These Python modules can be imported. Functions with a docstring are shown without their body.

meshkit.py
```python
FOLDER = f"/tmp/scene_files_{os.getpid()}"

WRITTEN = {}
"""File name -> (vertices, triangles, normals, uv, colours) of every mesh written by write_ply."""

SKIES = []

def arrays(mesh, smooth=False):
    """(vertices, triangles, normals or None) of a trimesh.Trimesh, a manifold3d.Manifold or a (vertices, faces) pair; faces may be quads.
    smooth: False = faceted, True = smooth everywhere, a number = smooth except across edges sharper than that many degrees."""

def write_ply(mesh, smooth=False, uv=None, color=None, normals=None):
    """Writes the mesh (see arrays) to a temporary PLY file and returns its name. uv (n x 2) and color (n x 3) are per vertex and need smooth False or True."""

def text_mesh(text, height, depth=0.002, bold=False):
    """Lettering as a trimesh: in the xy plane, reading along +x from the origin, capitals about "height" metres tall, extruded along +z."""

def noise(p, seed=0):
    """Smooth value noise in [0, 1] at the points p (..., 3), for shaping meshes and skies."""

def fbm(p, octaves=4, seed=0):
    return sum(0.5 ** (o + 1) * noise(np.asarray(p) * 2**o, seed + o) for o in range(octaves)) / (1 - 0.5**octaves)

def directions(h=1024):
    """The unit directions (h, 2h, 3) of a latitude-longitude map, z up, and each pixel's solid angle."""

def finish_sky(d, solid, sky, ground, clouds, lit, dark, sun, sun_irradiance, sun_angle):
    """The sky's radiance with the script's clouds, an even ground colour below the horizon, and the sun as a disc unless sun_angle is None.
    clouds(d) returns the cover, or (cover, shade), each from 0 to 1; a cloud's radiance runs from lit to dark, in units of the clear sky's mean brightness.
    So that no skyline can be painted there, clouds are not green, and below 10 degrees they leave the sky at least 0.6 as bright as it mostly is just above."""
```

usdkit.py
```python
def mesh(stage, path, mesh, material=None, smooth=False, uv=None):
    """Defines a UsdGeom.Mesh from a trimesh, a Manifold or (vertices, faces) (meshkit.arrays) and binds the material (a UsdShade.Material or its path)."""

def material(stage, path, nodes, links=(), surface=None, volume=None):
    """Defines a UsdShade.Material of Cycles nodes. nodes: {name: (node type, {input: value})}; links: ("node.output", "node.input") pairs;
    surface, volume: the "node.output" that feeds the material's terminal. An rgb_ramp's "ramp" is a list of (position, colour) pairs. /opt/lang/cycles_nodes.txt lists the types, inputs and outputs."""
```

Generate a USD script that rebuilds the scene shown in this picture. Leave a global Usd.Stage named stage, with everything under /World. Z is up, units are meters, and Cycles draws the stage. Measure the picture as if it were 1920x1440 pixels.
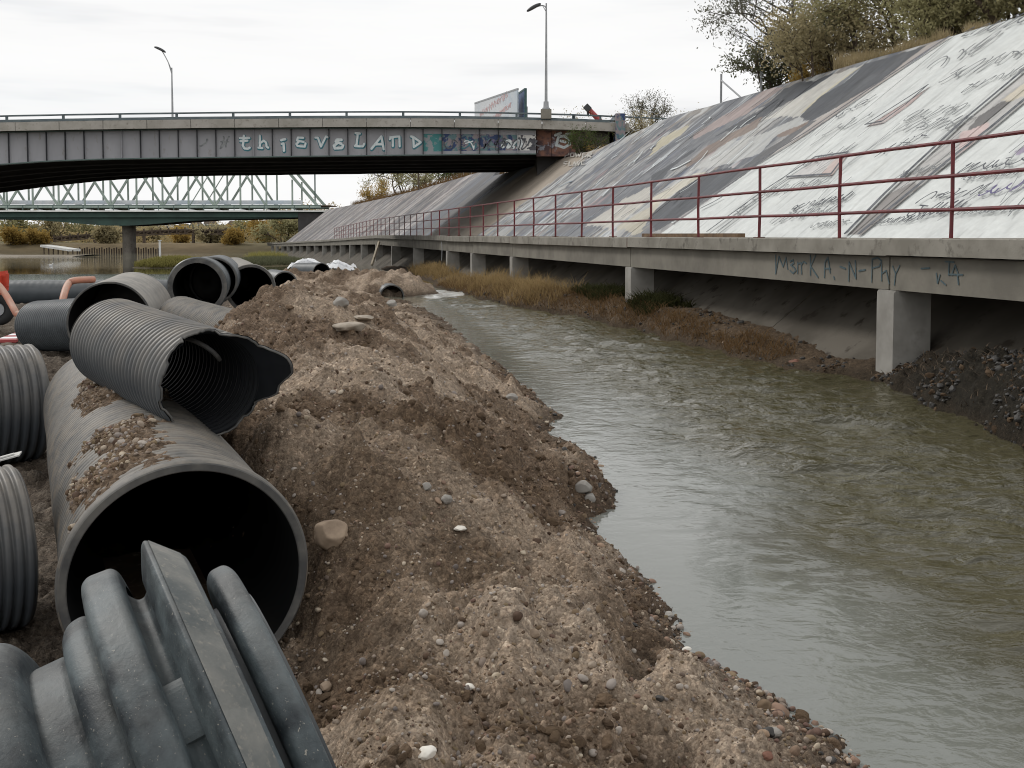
import math
import numpy as np
import trimesh
import shapely
import shapely.geometry as sg
from shapely.ops import unary_union
import usdkit
import meshkit
from pxr import Usd, UsdGeom, UsdLux, UsdShade, Gf, Sdf, Vt

stage = Usd.Stage.CreateInMemory()
UsdGeom.SetStageUpAxis(stage, UsdGeom.Tokens.z)
UsdGeom.SetStageMetersPerUnit(stage, 1.0)
UsdGeom.Xform.Define(stage, '/World')
UsdGeom.Scope.Define(stage, '/World/Looks')

# ------------------------------------------------------------------ camera, sky, sun, exposure
EYE = np.array([0.0, 0.0, 1.7])
FPX, CX, CY, PITCH = 2100.0, 960.0, 559.0, math.radians(3.25)
cam = UsdGeom.Camera.Define(stage, '/World/camera')
cam.CreateHorizontalApertureAttr(36.0)
cam.CreateVerticalApertureAttr(27.0)
cam.CreateFocalLengthAttr(36.0 * FPX / 1920)
cam.CreateVerticalApertureOffsetAttr((CY - 720) / 1920 * 36.0)
cam.CreateClippingRangeAttr(Gf.Vec2f(0.1, 5000))
cam.CreateExposureAttr(0.05)
cam.AddTranslateOp().Set(Gf.Vec3d(*EYE))
cam.AddRotateXOp().Set(90 - math.degrees(PITCH))

SUN_EL, SUN_AZ = math.radians(42), math.radians(-58)      # azimuth measured from +y towards +x
SKYM = usdkit.material(stage, '/World/Looks/sky_look', {
    'tc': ('texture_coordinate', {}),
    'map': ('mapping', {'scale': (1.2, 1.2, 11.0)}),
    'sky': ('sky_texture', {'sky_type': 'single_scattering', 'sun_disc': False, 'sun_elevation': SUN_EL, 'sun_rotation': SUN_AZ}),
    'n': ('noise_texture', {'scale': 1.6, 'detail': 5.0, 'roughness': 0.58}),
    'cover': ('map_range', {'from_min': 0.30, 'from_max': 0.47, 'to_min': 0.86, 'to_max': 1.0, 'clamp': True}),
    'n2': ('noise_texture', {'scale': 3.1, 'detail': 4.0}),
    'tone': ('rgb_ramp', {'ramp': [(0.28, (7.9, 8.0, 8.15)), (0.46, (9.3, 9.3, 9.3)), (0.8, (9.7, 9.7, 9.65))]}),
    'mix': ('mix_color', {'use_clamp': False}),
    'bg': ('background_shader', {'strength': 0.1})},
    [('tc.generated', 'map.vector'), ('map.vector', 'n.vector'), ('map.vector', 'n2.vector'), ('n.fac', 'cover.value'), ('n2.fac', 'tone.fac'),
     ('cover.result', 'mix.fac'), ('sky.color', 'mix.a'), ('tone.color', 'mix.b'), ('mix.result', 'bg.color')], surface='bg.background')
dome = UsdLux.DomeLight.Define(stage, '/World/sky')
UsdShade.MaterialBindingAPI.Apply(dome.GetPrim()).Bind(SKYM)
dome.GetPrim().SetCustomDataByKey('label', 'pale overcast sky')
dome.GetPrim().SetCustomDataByKey('kind', 'structure')
sun = UsdLux.DistantLight.Define(stage, '/World/sun')
sun.CreateIntensityAttr(0.40)
sun.CreateNormalizeAttr(True)
sun.CreateAngleAttr(14.0)
sun.CreateColorAttr(Gf.Vec3f(1.0, 0.965, 0.92))
sun.AddRotateZOp().Set(-math.degrees(SUN_AZ))
sun.AddRotateXOp().Set(-(90 - math.degrees(SUN_EL)))

# ------------------------------------------------------------------ helpers: measuring the place
def ray(u, v):
    """Direction (scaled to y = 1) of a pixel of the 1920 x 1440 photograph."""
    X, D = (u - CX) / FPX, (v - CY) / FPX
    d = np.array([X, math.cos(PITCH) - D * math.sin(PITCH), -math.sin(PITCH) - D * math.cos(PITCH)])
    return d / d[1]
def at(u, v, y):
    return EYE + ray(u, v) * y
def on_z(u, v, z=0.0):
    d = ray(u, v)
    return EYE + d * ((z - EYE[2]) / d[2])
AX = math.radians(12.5)
SA, CA = math.sin(AX), math.cos(AX)
def xy(s, t):                       # river frame: s along the channel, t towards the embankment
    return -SA * s + CA * t, CA * s + SA * t
def st(x, y):
    return -SA * x + CA * y, CA * x + SA * y
ALONG, ACROSS, UP = np.array([-SA, CA, 0]), np.array([CA, SA, 0]), np.array([0, 0, 1.0])
RNG = np.random.default_rng(7)
def sm(x, a, b):
    q = np.clip((np.asarray(x, float) - a) / (b - a), 0, 1)
    return q * q * (3 - 2 * q)
def noise2(x, y, scale, seed=0):
    return meshkit.noise(np.stack([np.asarray(x) * scale, np.asarray(y) * scale, np.zeros_like(x) + 0.37], -1), seed)
def fbm2(x, y, scale, octaves=4, seed=0):
    return meshkit.fbm(np.stack([np.asarray(x) * scale, np.asarray(y) * scale, np.zeros_like(x) + 0.37], -1), octaves, seed)

# ------------------------------------------------------------------ helpers: prims
TAKEN = {}
def fresh(parent, name):
    k = (parent, name)
    n = TAKEN.get(k, 0)
    TAKEN[k] = n + 1
    return f'{parent}/{name}' + (f'_{n:03d}' if n else '')
def tag(prim, label=None, cat=None, group=None, kind=None):
    for k, v in (('label', label), ('category', cat), ('group', group), ('kind', kind)):
        if v:
            prim.SetCustomDataByKey(k, v)
    return prim
def thing(name, label, cat, group=None, loc=None, kind=None):
    x = UsdGeom.Xform.Define(stage, fresh('/World', name))
    if loc is not None:
        x.AddTranslateOp().Set(Gf.Vec3d(*map(float, loc)))
    tag(x.GetPrim(), label, cat, group, kind)
    return str(x.GetPath())
def obj(name, mesh, m, parent='/World', smooth=False, label=None, cat=None, group=None, kind=None, cols=None, colname='paint'):
    if cols is not None:                                   # colours go with the vertices that are used
        v_, f_ = np.asarray(mesh[0]), np.asarray(mesh[1])
        us = np.unique(f_)
        if len(us) < len(v_):
            rm = np.zeros(len(v_), int); rm[us] = np.arange(len(us))
            mesh, cols = (v_[us], rm[f_]), np.asarray(cols)[us]
    p = usdkit.mesh(stage, fresh(parent, name), mesh, MATS[m], smooth=smooth)
    if cols is not None:
        UsdGeom.PrimvarsAPI(p).CreatePrimvar(colname, Sdf.ValueTypeNames.Color3fArray, 'vertex').Set(Vt.Vec3fArray.FromNumpy(np.asarray(cols, np.float32)))
    tag(p.GetPrim(), label, cat, group, kind)
    return str(p.GetPath())
def copy_of(src, name, label, cat, group, loc, rotz=0.0, scale=1.0):
    x = UsdGeom.Xform.Define(stage, fresh('/World', name))
    pr = x.GetPrim()
    pr.GetReferences().AddInternalReference(Sdf.Path(src))
    x.ClearXformOpOrder()
    x.AddTranslateOp(opSuffix='c').Set(Gf.Vec3d(*map(float, loc)))
    x.AddRotateZOp(opSuffix='c').Set(rotz)
    x.AddScaleOp(opSuffix='c').Set(Gf.Vec3f(scale, scale, scale))
    pr.SetInstanceable(True)
    tag(pr, label, cat, group)
    return str(x.GetPath())

# ------------------------------------------------------------------ helpers: meshes
def cat(ms):
    return trimesh.util.concatenate([m for m in ms if m is not None])
def bx(cx, cy, cz, dx, dy, dz, rz=0.0):
    b = trimesh.creation.box((dx, dy, dz))
    if rz:
        b.apply_transform(trimesh.transformations.rotation_matrix(rz, (0, 0, 1)))
    b.apply_translation((cx, cy, cz))
    return b
def bevel_box(dx, dy, dz, b):
    pts = []
    for sx in (-1, 1):
        for sy in (-1, 1):
            for sz in (-1, 1):
                x, y, z = sx * dx / 2, sy * dy / 2, sz * dz / 2
                pts += [(x - sx * b, y, z), (x, y - sy * b, z), (x, y, z - sz * b)]
    # faces with all three corner cuts
    return trimesh.convex.convex_hull(np.array(pts))
def framed(mesh, o, ex, ey, ez):
    """local x, y, z -> world along ex, ey, ez from o"""
    T = np.eye(4)
    T[:3, 0], T[:3, 1], T[:3, 2], T[:3, 3] = ex, ey, ez, o
    mesh.apply_transform(T)
    return mesh
def bar(a, b, w, h=None, up=(0, 0, 1)):
    a, b = np.asarray(a, float), np.asarray(b, float)
    d = b - a
    L = np.linalg.norm(d)
    d = d / L
    up = np.asarray(up, float)
    if abs(d @ up) > .97:
        up = np.array([0, 1.0, 0])
    s_ = np.cross(d, up); s_ /= np.linalg.norm(s_)
    u_ = np.cross(s_, d)
    return framed(trimesh.creation.box((L, w, h or w)), (a + b) / 2, d, s_, u_) if False else framed(trimesh.creation.box((L, w, h or w)), (a + b) / 2, d, -s_, u_)
def tube(pts, r, n=8, caps=True):
    """swept round tube through pts; r a number or one per point"""
    P = np.asarray(pts, float)
    r = np.broadcast_to(np.asarray(r, float), (len(P),))
    T = np.gradient(P, axis=0)
    T /= np.linalg.norm(T, axis=1, keepdims=True) + 1e-12
    ref = np.array([0, 0, 1.0]) if abs(T[0, 2]) < .9 else np.array([1.0, 0, 0])
    N = np.cross(T[0], ref); N /= np.linalg.norm(N)
    V = []
    for i in range(len(P)):
        N = N - T[i] * (N @ T[i]); N /= np.linalg.norm(N) + 1e-12
        B = np.cross(T[i], N)
        a = np.arange(n) * 2 * np.pi / n
        V.append(P[i] + r[i] * (np.cos(a)[:, None] * N + np.sin(a)[:, None] * B))
    V = np.concatenate(V)
    F = []
    for i in range(len(P) - 1):
        for k in range(n):
            a, b = i * n + k, i * n + (k + 1) % n
            F += [(a, b, b + n), (a, b + n, a + n)]
    if caps:
        V = np.vstack([V, P[0], P[-1]])
        c0, c1 = len(V) - 2, len(V) - 1
        m = (len(P) - 1) * n
        for k in range(n):
            F += [(c0, (k + 1) % n, k), (c1, m + k, m + (k + 1) % n)]
    return trimesh.Trimesh(V, np.array(F), process=False)
def bez(p0, p1, p2, p3, n=16):
    t = np.linspace(0, 1, n)[:, None]
    p0, p1, p2, p3 = (np.asarray(p, float) for p in (p0, p1, p2, p3))
    return (1 - t) ** 3 * p0 + 3 * t * (1 - t) ** 2 * p1 + 3 * t * t * (1 - t) * p2 + t ** 3 * p3
def grid_mesh(P):
    """P (rows, cols, 3) -> triangles facing so that rows x cols is counter-clockwise"""
    r, c = P.shape[:2]
    i = np.arange(r * c).reshape(r, c)
    a, b, d, e = i[:-1, :-1].ravel(), i[:-1, 1:].ravel(), i[1:, 1:].ravel(), i[1:, :-1].ravel()
    return P.reshape(-1, 3), np.concatenate([np.stack([a, b, d], 1), np.stack([a, d, e], 1)])
def revolve(profile, o, axis, n=96, top=UP, wob=None, close=False):
    """profile: (offset along axis, radius) pairs -> surface of revolution about the axis through o"""
    axis = np.asarray(axis, float); axis = axis / np.linalg.norm(axis)
    e1 = top - axis * (top @ axis); e1 /= np.linalg.norm(e1)
    e2 = np.cross(axis, e1)
    pr = np.asarray(profile, float)
    a = np.linspace(0, 2 * np.pi, n, endpoint=False)
    R = pr[:, 1][:, None] * np.ones(n)
    if wob is not None:
        R = R + wob(pr[:, 0][:, None], a[None, :])
    V = o + pr[:, 0][:, None, None] * axis + R[..., None] * (np.cos(a)[None, :, None] * e1 + np.sin(a)[None, :, None] * e2)
    F = []
    m = len(pr)
    i = np.arange(m * n).reshape(m, n)
    j = np.roll(i, -1, 1)
    A, B, C, D = i[:-1].ravel(), j[:-1].ravel(), j[1:].ravel(), i[1:].ravel()
    F = np.concatenate([np.stack([A, B, C], 1), np.stack([A, C, D], 1)])
    if close:
        F = np.concatenate([F, np.stack([i[-1], j[-1], j[0]], 1), np.stack([i[-1], j[0], i[0]], 1)])
    return trimesh.Trimesh(V.reshape(-1, 3), F, process=False)
def strokes(lines, w, o, ex, ey, depth=0.004, lift=0.003, cap=1):
    """flat painted strokes: polylines in metres on the plane (o, ex, ey)"""
    g = unary_union([sg.LineString(l).buffer(w / 2, cap_style=cap, quad_segs=2) for l in lines if len(l) > 1])
    g = g.simplify(w * .06)
    ez = np.cross(ex, ey)
    ms = [trimesh.creation.extrude_polygon(q, depth, engine='earcut') for q in getattr(g, 'geoms', [g]) if q.area > 1e-8]
    return framed(cat(ms), np.asarray(o) + ez * lift, ex, ey, ez)
def quads(C, L, W, rng, up=0.0, flat=None):
    """leaf-sized faces: centres C, length L, width W, random lie"""
    n = len(C)
    d = rng.normal(size=(n, 3)); d[:, 2] += up
    d /= np.linalg.norm(d, axis=1, keepdims=True)
    s_ = np.cross(d, rng.normal(size=(n, 3))); s_ /= np.linalg.norm(s_, axis=1, keepdims=True)
    L = np.broadcast_to(L, (n,))[:, None]; W = np.broadcast_to(W, (n,))[:, None]
    V = np.stack([C - d * L / 2, C + s_ * W / 2, C + d * L / 2, C - s_ * W / 2], 1).reshape(-1, 3)
    i = np.arange(n)[:, None] * 4
    F = np.concatenate([i + [0, 1, 2], i + [0, 2, 3]])
    return trimesh.Trimesh(V, F, process=False)
def blades(B, H, lean, W, rng):
    """grass blades: base points, heights, lean distance, width; two segments each"""
    n = len(B)
    a = rng.uniform(0, 2 * np.pi, n)
    dirn = np.stack([np.cos(a), np.sin(a), 0 * a], 1)
    side = np.stack([-np.sin(a), np.cos(a), 0 * a], 1) * np.broadcast_to(W, (n,))[:, None] / 2
    H = np.broadcast_to(H, (n,))[:, None]; Ln = np.broadcast_to(lean, (n,))[:, None]
    mid = B + UP * H * .6 + dirn * Ln * .35
    tip = B + UP * H * .95 + dirn * Ln
    V = np.stack([B - side, B + side, mid + side * .7, mid - side * .7, tip], 1).reshape(-1, 3)
    i = np.arange(n)[:, None] * 5
    F = np.concatenate([i + [0, 1, 2], i + [0, 2, 3], i + [3, 2, 4]])
    return trimesh.Trimesh(V, F, process=False)

# ------------------------------------------------------------------ materials
MATS = {}
def mat(name, a, b=None, scale=3.0, rough=0.8, spec=0.3, bump=0.0, bscale=30.0, bdist=0.01, stretch=(1, 1, 1), lo=0.38, hi=0.62, dust=None, dust_lo=0.1, dust_hi=0.9,
        c=None, cscale=14.0, clo=0.58, chi=0.66, metallic=0.0, per=None, detail=5.0, dscale=5.0):
    """two-tone noisy surface; c: a third tone in spots; dust: a colour that settles on what faces up; per: tone varies from island to island or object to object"""
    b = b or tuple(x * .7 for x in a)
    N = {'g': ('geometry', {}), 'map': ('mapping', {'scale': stretch}), 'n': ('noise_texture', {'scale': scale, 'detail': detail, 'roughness': .6}),
         'r': ('rgb_ramp', {'ramp': [(lo, a), (hi, b)]}), 'p': ('principled_bsdf', {'roughness': rough, 'specular_ior_level': spec, 'metallic': metallic})}
    L = [('g.position', 'map.vector'), ('map.vector', 'n.vector'), ('n.fac', 'r.fac')]
    out = 'r.color'
    if c is not None:
        N['n3'] = ('noise_texture', {'scale': cscale, 'detail': 4.0, 'roughness': .65})
        N['f3'] = ('map_range', {'from_min': clo, 'from_max': chi, 'clamp': True})
        N['m3'] = ('mix_color', {'b': c})
        L += [('map.vector', 'n3.vector'), ('n3.fac', 'f3.value'), ('f3.result', 'm3.fac'), (out, 'm3.a')]
        out = 'm3.result'
    if dust is not None:
        N['sx'] = ('separate_xyz', {})
        N['fz'] = ('map_range', {'from_min': dust_lo, 'from_max': dust_hi, 'clamp': True})
        N['nd'] = ('noise_texture', {'scale': dscale, 'detail': 6.0, 'roughness': .65})
        N['fd'] = ('map_range', {'from_min': .36, 'from_max': .62, 'to_min': .25, 'to_max': 1.0, 'clamp': True})
        N['mm'] = ('math', {'math_type': 'multiply'})
        N['md'] = ('mix_color', {'b': dust})
        L += [('g.normal', 'sx.vector'), ('sx.z', 'fz.value'), ('g.position', 'nd.vector'), ('nd.fac', 'fd.value'), ('fz.result', 'mm.value1'), ('fd.result', 'mm.value2'),
              ('mm.value', 'md.fac'), (out, 'md.a')]
        out = 'md.result'
    if per:
        N['oi'] = ('geometry', {}) if per == 'island' else ('object_info', {})
        N['pr'] = ('map_range', {'to_min': .55, 'to_max': 1.45})
        N['hs'] = ('hsv', {})
        N['ph'] = ('map_range', {'to_min': .485, 'to_max': .515})
        s_ = 'oi.random_per_island' if per == 'island' else 'oi.random'
        L += [(s_, 'pr.value'), (s_, 'ph.value'), ('pr.result', 'hs.value'), ('ph.result', 'hs.hue'), (out, 'hs.color')]
        out = 'hs.color'
    L += [(out, 'p.base_color')]
    if bump:
        N['nb'] = ('noise_texture', {'scale': bscale, 'detail': 6.0, 'roughness': .65})
        N['bp'] = ('bump', {'strength': bump, 'distance': bdist})
        L += [('g.position', 'nb.vector'), ('nb.fac', 'bp.height'), ('bp.normal', 'p.normal')]
    MATS[name] = usdkit.material(stage, '/World/Looks/' + name, N, L, surface='p.BSDF')
def painted(name, rough=0.75, spec=0.3, bump=0.25, bscale=18.0, bdist=0.012, grain=(0.85, 1.12), gscale=9.0):
    """a surface whose paint is carried by the mesh's own colours, with grain and relief on top"""
    N = {'g': ('geometry', {}), 'at': ('attribute', {'attribute': 'paint'}), 'n': ('noise_texture', {'scale': gscale, 'detail': 8.0, 'roughness': .7}),
         'f': ('map_range', {'from_min': .3, 'from_max': .7, 'to_min': grain[0], 'to_max': grain[1]}), 'cc': ('combine_color', {}), 'm': ('mix_color', {'blend_type': 'multiply', 'fac': 1.0, 'use_clamp': False}),
         'nb': ('noise_texture', {'scale': bscale, 'detail': 6.0, 'roughness': .65}), 'bp': ('bump', {'strength': bump, 'distance': bdist}),
         'p': ('principled_bsdf', {'roughness': rough, 'specular_ior_level': spec})}
    L = [('g.position', 'n.vector'), ('n.fac', 'f.value'), ('f.result', 'cc.r'), ('f.result', 'cc.g'), ('f.result', 'cc.b'), ('at.color', 'm.a'), ('cc.color', 'm.b'), ('m.result', 'p.base_color'),
         ('g.position', 'nb.vector'), ('nb.fac', 'bp.height'), ('bp.normal', 'p.normal')]
    MATS[name] = usdkit.material(stage, '/World/Looks/' + name, N, L, surface='p.BSDF')
def leafy(name, a, b, trans=0.35):
    N = {'g': ('geometry', {}), 'r': ('rgb_ramp', {'ramp': [(0.0, a), (1.0, b)]}), 'd': ('diffuse_bsdf', {}), 't': ('translucent_bsdf', {}), 'x': ('mix_closure', {'fac': trans})}
    MATS[name] = usdkit.material(stage, '/World/Looks/' + name, N, [('g.random_per_island', 'r.fac'), ('r.color', 'd.color'), ('r.color', 't.color'), ('d.BSDF', 'x.closure1'), ('t.BSDF', 'x.closure2')], surface='x.closure')
#MATERIALS
mat('concrete', (.205, .192, .162), (.145, .135, .115), 1.4, .9, .2, .35, 45, .006, c=(.17, .155, .135), cscale=5, clo=.56, chi=.72, detail=8)
mat('fascia_concrete', (.33, .31, .28), (.26, .245, .215), 1.4, .9, .2, .35, 45, .006, c=(.19, .17, .15), cscale=5, clo=.56, chi=.72, detail=8)
mat('concrete_slab', (.25, .236, .205), (.18, .168, .143), 1.8, .9, .2, .4, 40, .008, c=(.10, .092, .078), cscale=4, clo=.56, chi=.7, detail=8)
mat('concrete_pale', (.31, .30, .275), (.22, .21, .19), 1.8, .9, .2, .35, 45, .006, c=(.20, .19, .17), cscale=4, clo=.6, chi=.75, detail=8)
mat('concrete_dark', (.20, .18, .155), (.145, .13, .11), 1.1, .9, .2, .35, 40, .006, c=(.10, .09, .075), cscale=3, detail=8)
mat('apron_concrete', (.115, .103, .085), (.068, .060, .048), .8, .9, .2, .6, 30, .01, c=(.042, .034, .026), cscale=2.2, detail=8)
mat('joint_filler', (.05, .045, .04), None, 8, .9)
mat('rust', (.11, .04, .025), (.06, .03, .025), 9, .8)
mat('rail_paint', (.135, .018, .022), (.085, .014, .017), 5, .45, .4, c=(.05, .03, .025), cscale=22, clo=.62, chi=.7)
mat('beam_teal', (.05, .085, .10), (.085, .115, .125), 14, .7)
mat('graffiti_teal', (.03, .12, .15), (.05, .17, .21), 6, .6)
mat('graffiti_white', (.62, .66, .66), (.5, .55, .56), 8, .6)
mat('graffiti_ink', (.05, .055, .065), (.13, .135, .145), 9, .7)
mat('graffiti_grey', (.24, .25, .25), (.13, .137, .145), 7, .7)
mat('graffiti_blue', (.14, .19, .24), (.2, .25, .3), 5, .7)
mat('graffiti_purple', (.10, .09, .18), (.16, .14, .22), 5, .7)
mat('steel_grey', (.275, .275, .29), (.235, .235, .25), .9, .55, .4, stretch=(1, 1, .35), c=(.18, .165, .15), cscale=4, clo=.6, chi=.74)
mat('steel_green', (.085, .125, .115), (.06, .09, .085), 2, .55, .4)
mat('steel_dark', (.02, .022, .025), (.03, .03, .034), 2, .7, .3)
mat('underside_shade', (.06, .058, .058), (.045, .043, .043), 1, .9, .2)  # dark tone: shade beneath the bridges put into the colour
mat('rail_steel', (.10, .125, .13), (.07, .09, .10), 3, .5, .4)
mat('graffiti_multi', (.10, .17, .18), (.22, .19, .2), 3.2, .6, c=(.03, .05, .12), cscale=2.6, clo=.5, chi=.55, lo=.46, hi=.52)
mat('graffiti_tealpanel', (.05, .19, .19), (.24, .25, .26), 1.3, .6, lo=.5, hi=.53, c=(.42, .46, .47), cscale=2.2, clo=.62, chi=.66)
mat('graffiti_blackwhite', (.56, .55, .53), (.07, .07, .08), 2.6, .6, lo=.5, hi=.53)
mat('graffiti_red', (.24, .12, .085), (.09, .055, .055), 2.2, .7, lo=.44, hi=.56, c=(.28, .29, .33), cscale=1.8, clo=.6, chi=.64)
mat('truss_green', (.235, .285, .25), (.17, .21, .185), .5, .6, .4)
mat('girder_green', (.035, .075, .06), (.025, .05, .042), .3, .6, .4)
mat('white_trim', (.62, .62, .60), (.5, .5, .48), .4, .8)
mat('timber_brown', (.065, .05, .038), (.10, .075, .055), .5, .9)
mat('plank', (.60, .53, .42), (.48, .41, .31), 6, .85, stretch=(1, 1, .2))
mat('old_beam', (.17, .11, .065), (.10, .065, .04), 5, .9)
mat('pole_steel', (.30, .31, .32), (.24, .25, .26), 3, .45, .5)
mat('lamp_dark', (.05, .052, .055), None, 3, .5)
mat('board_white', (.58, .60, .62), (.46, .52, .58), .22, .6, lo=.42, hi=.58)
mat('board_red', (.50, .33, .33), (.56, .42, .42), 2, .6)
mat('board_blue', (.03, .07, .16), (.05, .09, .19), .6, .5)
mat('board_frame', (.05, .10, .10), None, 2, .6)
mat('red_paint', (.33, .06, .06), (.24, .05, .05), 3, .5)
# plastic pipe: black polyethylene, greyed, with dried mud on what faces up
mat('pipe_shell', (.05, .056, .061), (.035, .04, .046), 3.0, .5, .45, .1, 60, .003, dust=(.175, .155, .128), dust_lo=-.2, dust_hi=1.0, detail=7, dscale=3.5)
mat('pipe_clean', (.042, .050, .056), (.028, .034, .039), 3.0, .42, .5, .08, 60, .003, dust=(.11, .115, .115), dust_lo=.1, dust_hi=1.1, dscale=3.5)
mat('pipe_muddy', (.066, .067, .066), (.034, .036, .038), 5.0, .6, .4, .35, 40, .007, dust=(.165, .150, .128), dust_lo=-.3, dust_hi=.85, c=(.125, .102, .077), cscale=8, clo=.5, chi=.62, dscale=6, detail=9)
mat('pipe_grey', (.15, .145, .135), (.11, .108, .102), 2.5, .6, .35, .1, 50, .004, dust=(.27, .25, .22), dust_lo=-.2, dust_hi=.9)
mat('pipe_inner', (.008, .0085, .009), (.005, .0055, .006), 3, .7, .08, dust=(.022, .019, .016), dust_lo=.5, dust_hi=1.0)  # deep shadow inside the pipes put into the colour as black
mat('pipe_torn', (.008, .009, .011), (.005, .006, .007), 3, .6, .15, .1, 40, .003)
mat('graffiti_faint', (.40, .39, .36), (.33, .31, .28), 6, .7)
mat('pipe_edge', (.10, .096, .088), (.05, .05, .05), 8, .7, .3, .2, 60, .004)
mat('coupling', (.088, .108, .115), (.017, .022, .026), 5.5, .55, .35, .5, 40, .006, dust=(.15, .152, .145), dust_lo=.5, dust_hi=1.2, c=(.32, .30, .26), cscale=150, clo=.645, chi=.70, detail=10, dscale=7, lo=.40, hi=.60)
mat('coupling_dusty', (.19, .188, .172), (.085, .095, .095), 5.0, .7, .3, .4, 70, .004, c=(.24, .225, .195), cscale=60, clo=.55, chi=.75, detail=10)
mat('mud', (.16, .112, .074), (.098, .067, .043), 4.5, .95, .15, .7, 60, .015, c=(.24, .195, .15), cscale=24, clo=.58, chi=.7, detail=9)
mat('mud_dark', (.105, .073, .047), (.07, .048, .032), 9, .95, .1, .8, 50, .015)
mat('sheet_white', (.78, .79, .80), (.66, .67, .69), 3, .6)
mat('orange_plastic', (.55, .13, .05), (.40, .11, .06), 3, .5, .4)
mat('orange_pipe', (.46, .20, .13), (.36, .17, .12), 6, .55, .4, dust=(.45, .33, .26), dust_lo=.2, dust_hi=1)
mat('red_orange', (.50, .06, .03), (.36, .045, .025), 3, .5)
mat('tyre', (.02, .02, .021), None, 3, .8)
mat('stone_grey', (.30, .285, .26), (.21, .195, .175), 9, .8, .25, .2, 60, .004, detail=8)
mat('stone_tan', (.33, .255, .185), (.22, .165, .12), 9, .85, .2, .3, 60, .005, detail=8)
mat('stone_red', (.21, .105, .075), (.14, .075, .055), 9, .8, .2, .3, 60, .005)
mat('stone_pale', (.33, .285, .23), (.24, .205, .165), 12, .8, .3, .3, 50, .006)
mat('stone_white', (.66, .63, .57), (.52, .49, .43), 12, .7, .3)
mat('stone_dark', (.042, .039, .035), (.026, .024, .022), 9, .6, .4)
mat('pebble_a', (.33, .275, .22), (.21, .165, .125), 20, .85, .2, per='object')
mat('pebble_b', (.27, .235, .21), (.20, .175, .155), 20, .8, .25, per='object')
mat('pebble_c', (.235, .155, .115), (.16, .11, .08), 20, .85, .2, per='object')
mat('pebble_d', (.40, .36, .30), (.32, .28, .235), 20, .8, .25, per='object')
mat('pebble_e', (.15, .105, .07), (.10, .07, .045), 20, .9, .15, per='object')
mat('twig', (.10, .07, .045), (.15, .11, .075), 20, .9)
mat('bark', (.075, .058, .043), (.11, .085, .065), 6, .9, .2)
mat('bark_grey', (.12, .105, .09), (.085, .075, .065), 6, .9, .2)
leafy('leaf_olive', (.33, .31, .17), (.20, .20, .11), .5)
leafy('leaf_brown', (.34, .295, .175), (.21, .195, .115), .5)
leafy('leaf_far', (.36, .285, .15), (.22, .195, .105), .4)
leafy('leaf_yellow', (.36, .25, .08), (.22, .165, .055), .4)
leafy('leaf_grey', (.13, .13, .095), (.08, .085, .065), .4)
leafy('leaf_green', (.075, .10, .035), (.115, .12, .045), .4)
leafy('grass_dry', (.30, .215, .105), (.15, .105, .05))
leafy('grass_straw', (.40, .33, .20), (.23, .185, .10), .4)
leafy('grass_rust', (.15, .095, .048), (.085, .056, .032))
leafy('grass_green', (.24, .22, .075), (.15, .155, .05))
leafy('weed_dark', (.040, .042, .018), (.075, .060, .026))
leafy('leaf_ivy', (.12, .125, .075), (.07, .08, .05), .4)
painted('mural_paint', .7, .3, .35, 9.0, .02, (.88, 1.08), 6.0)
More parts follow.
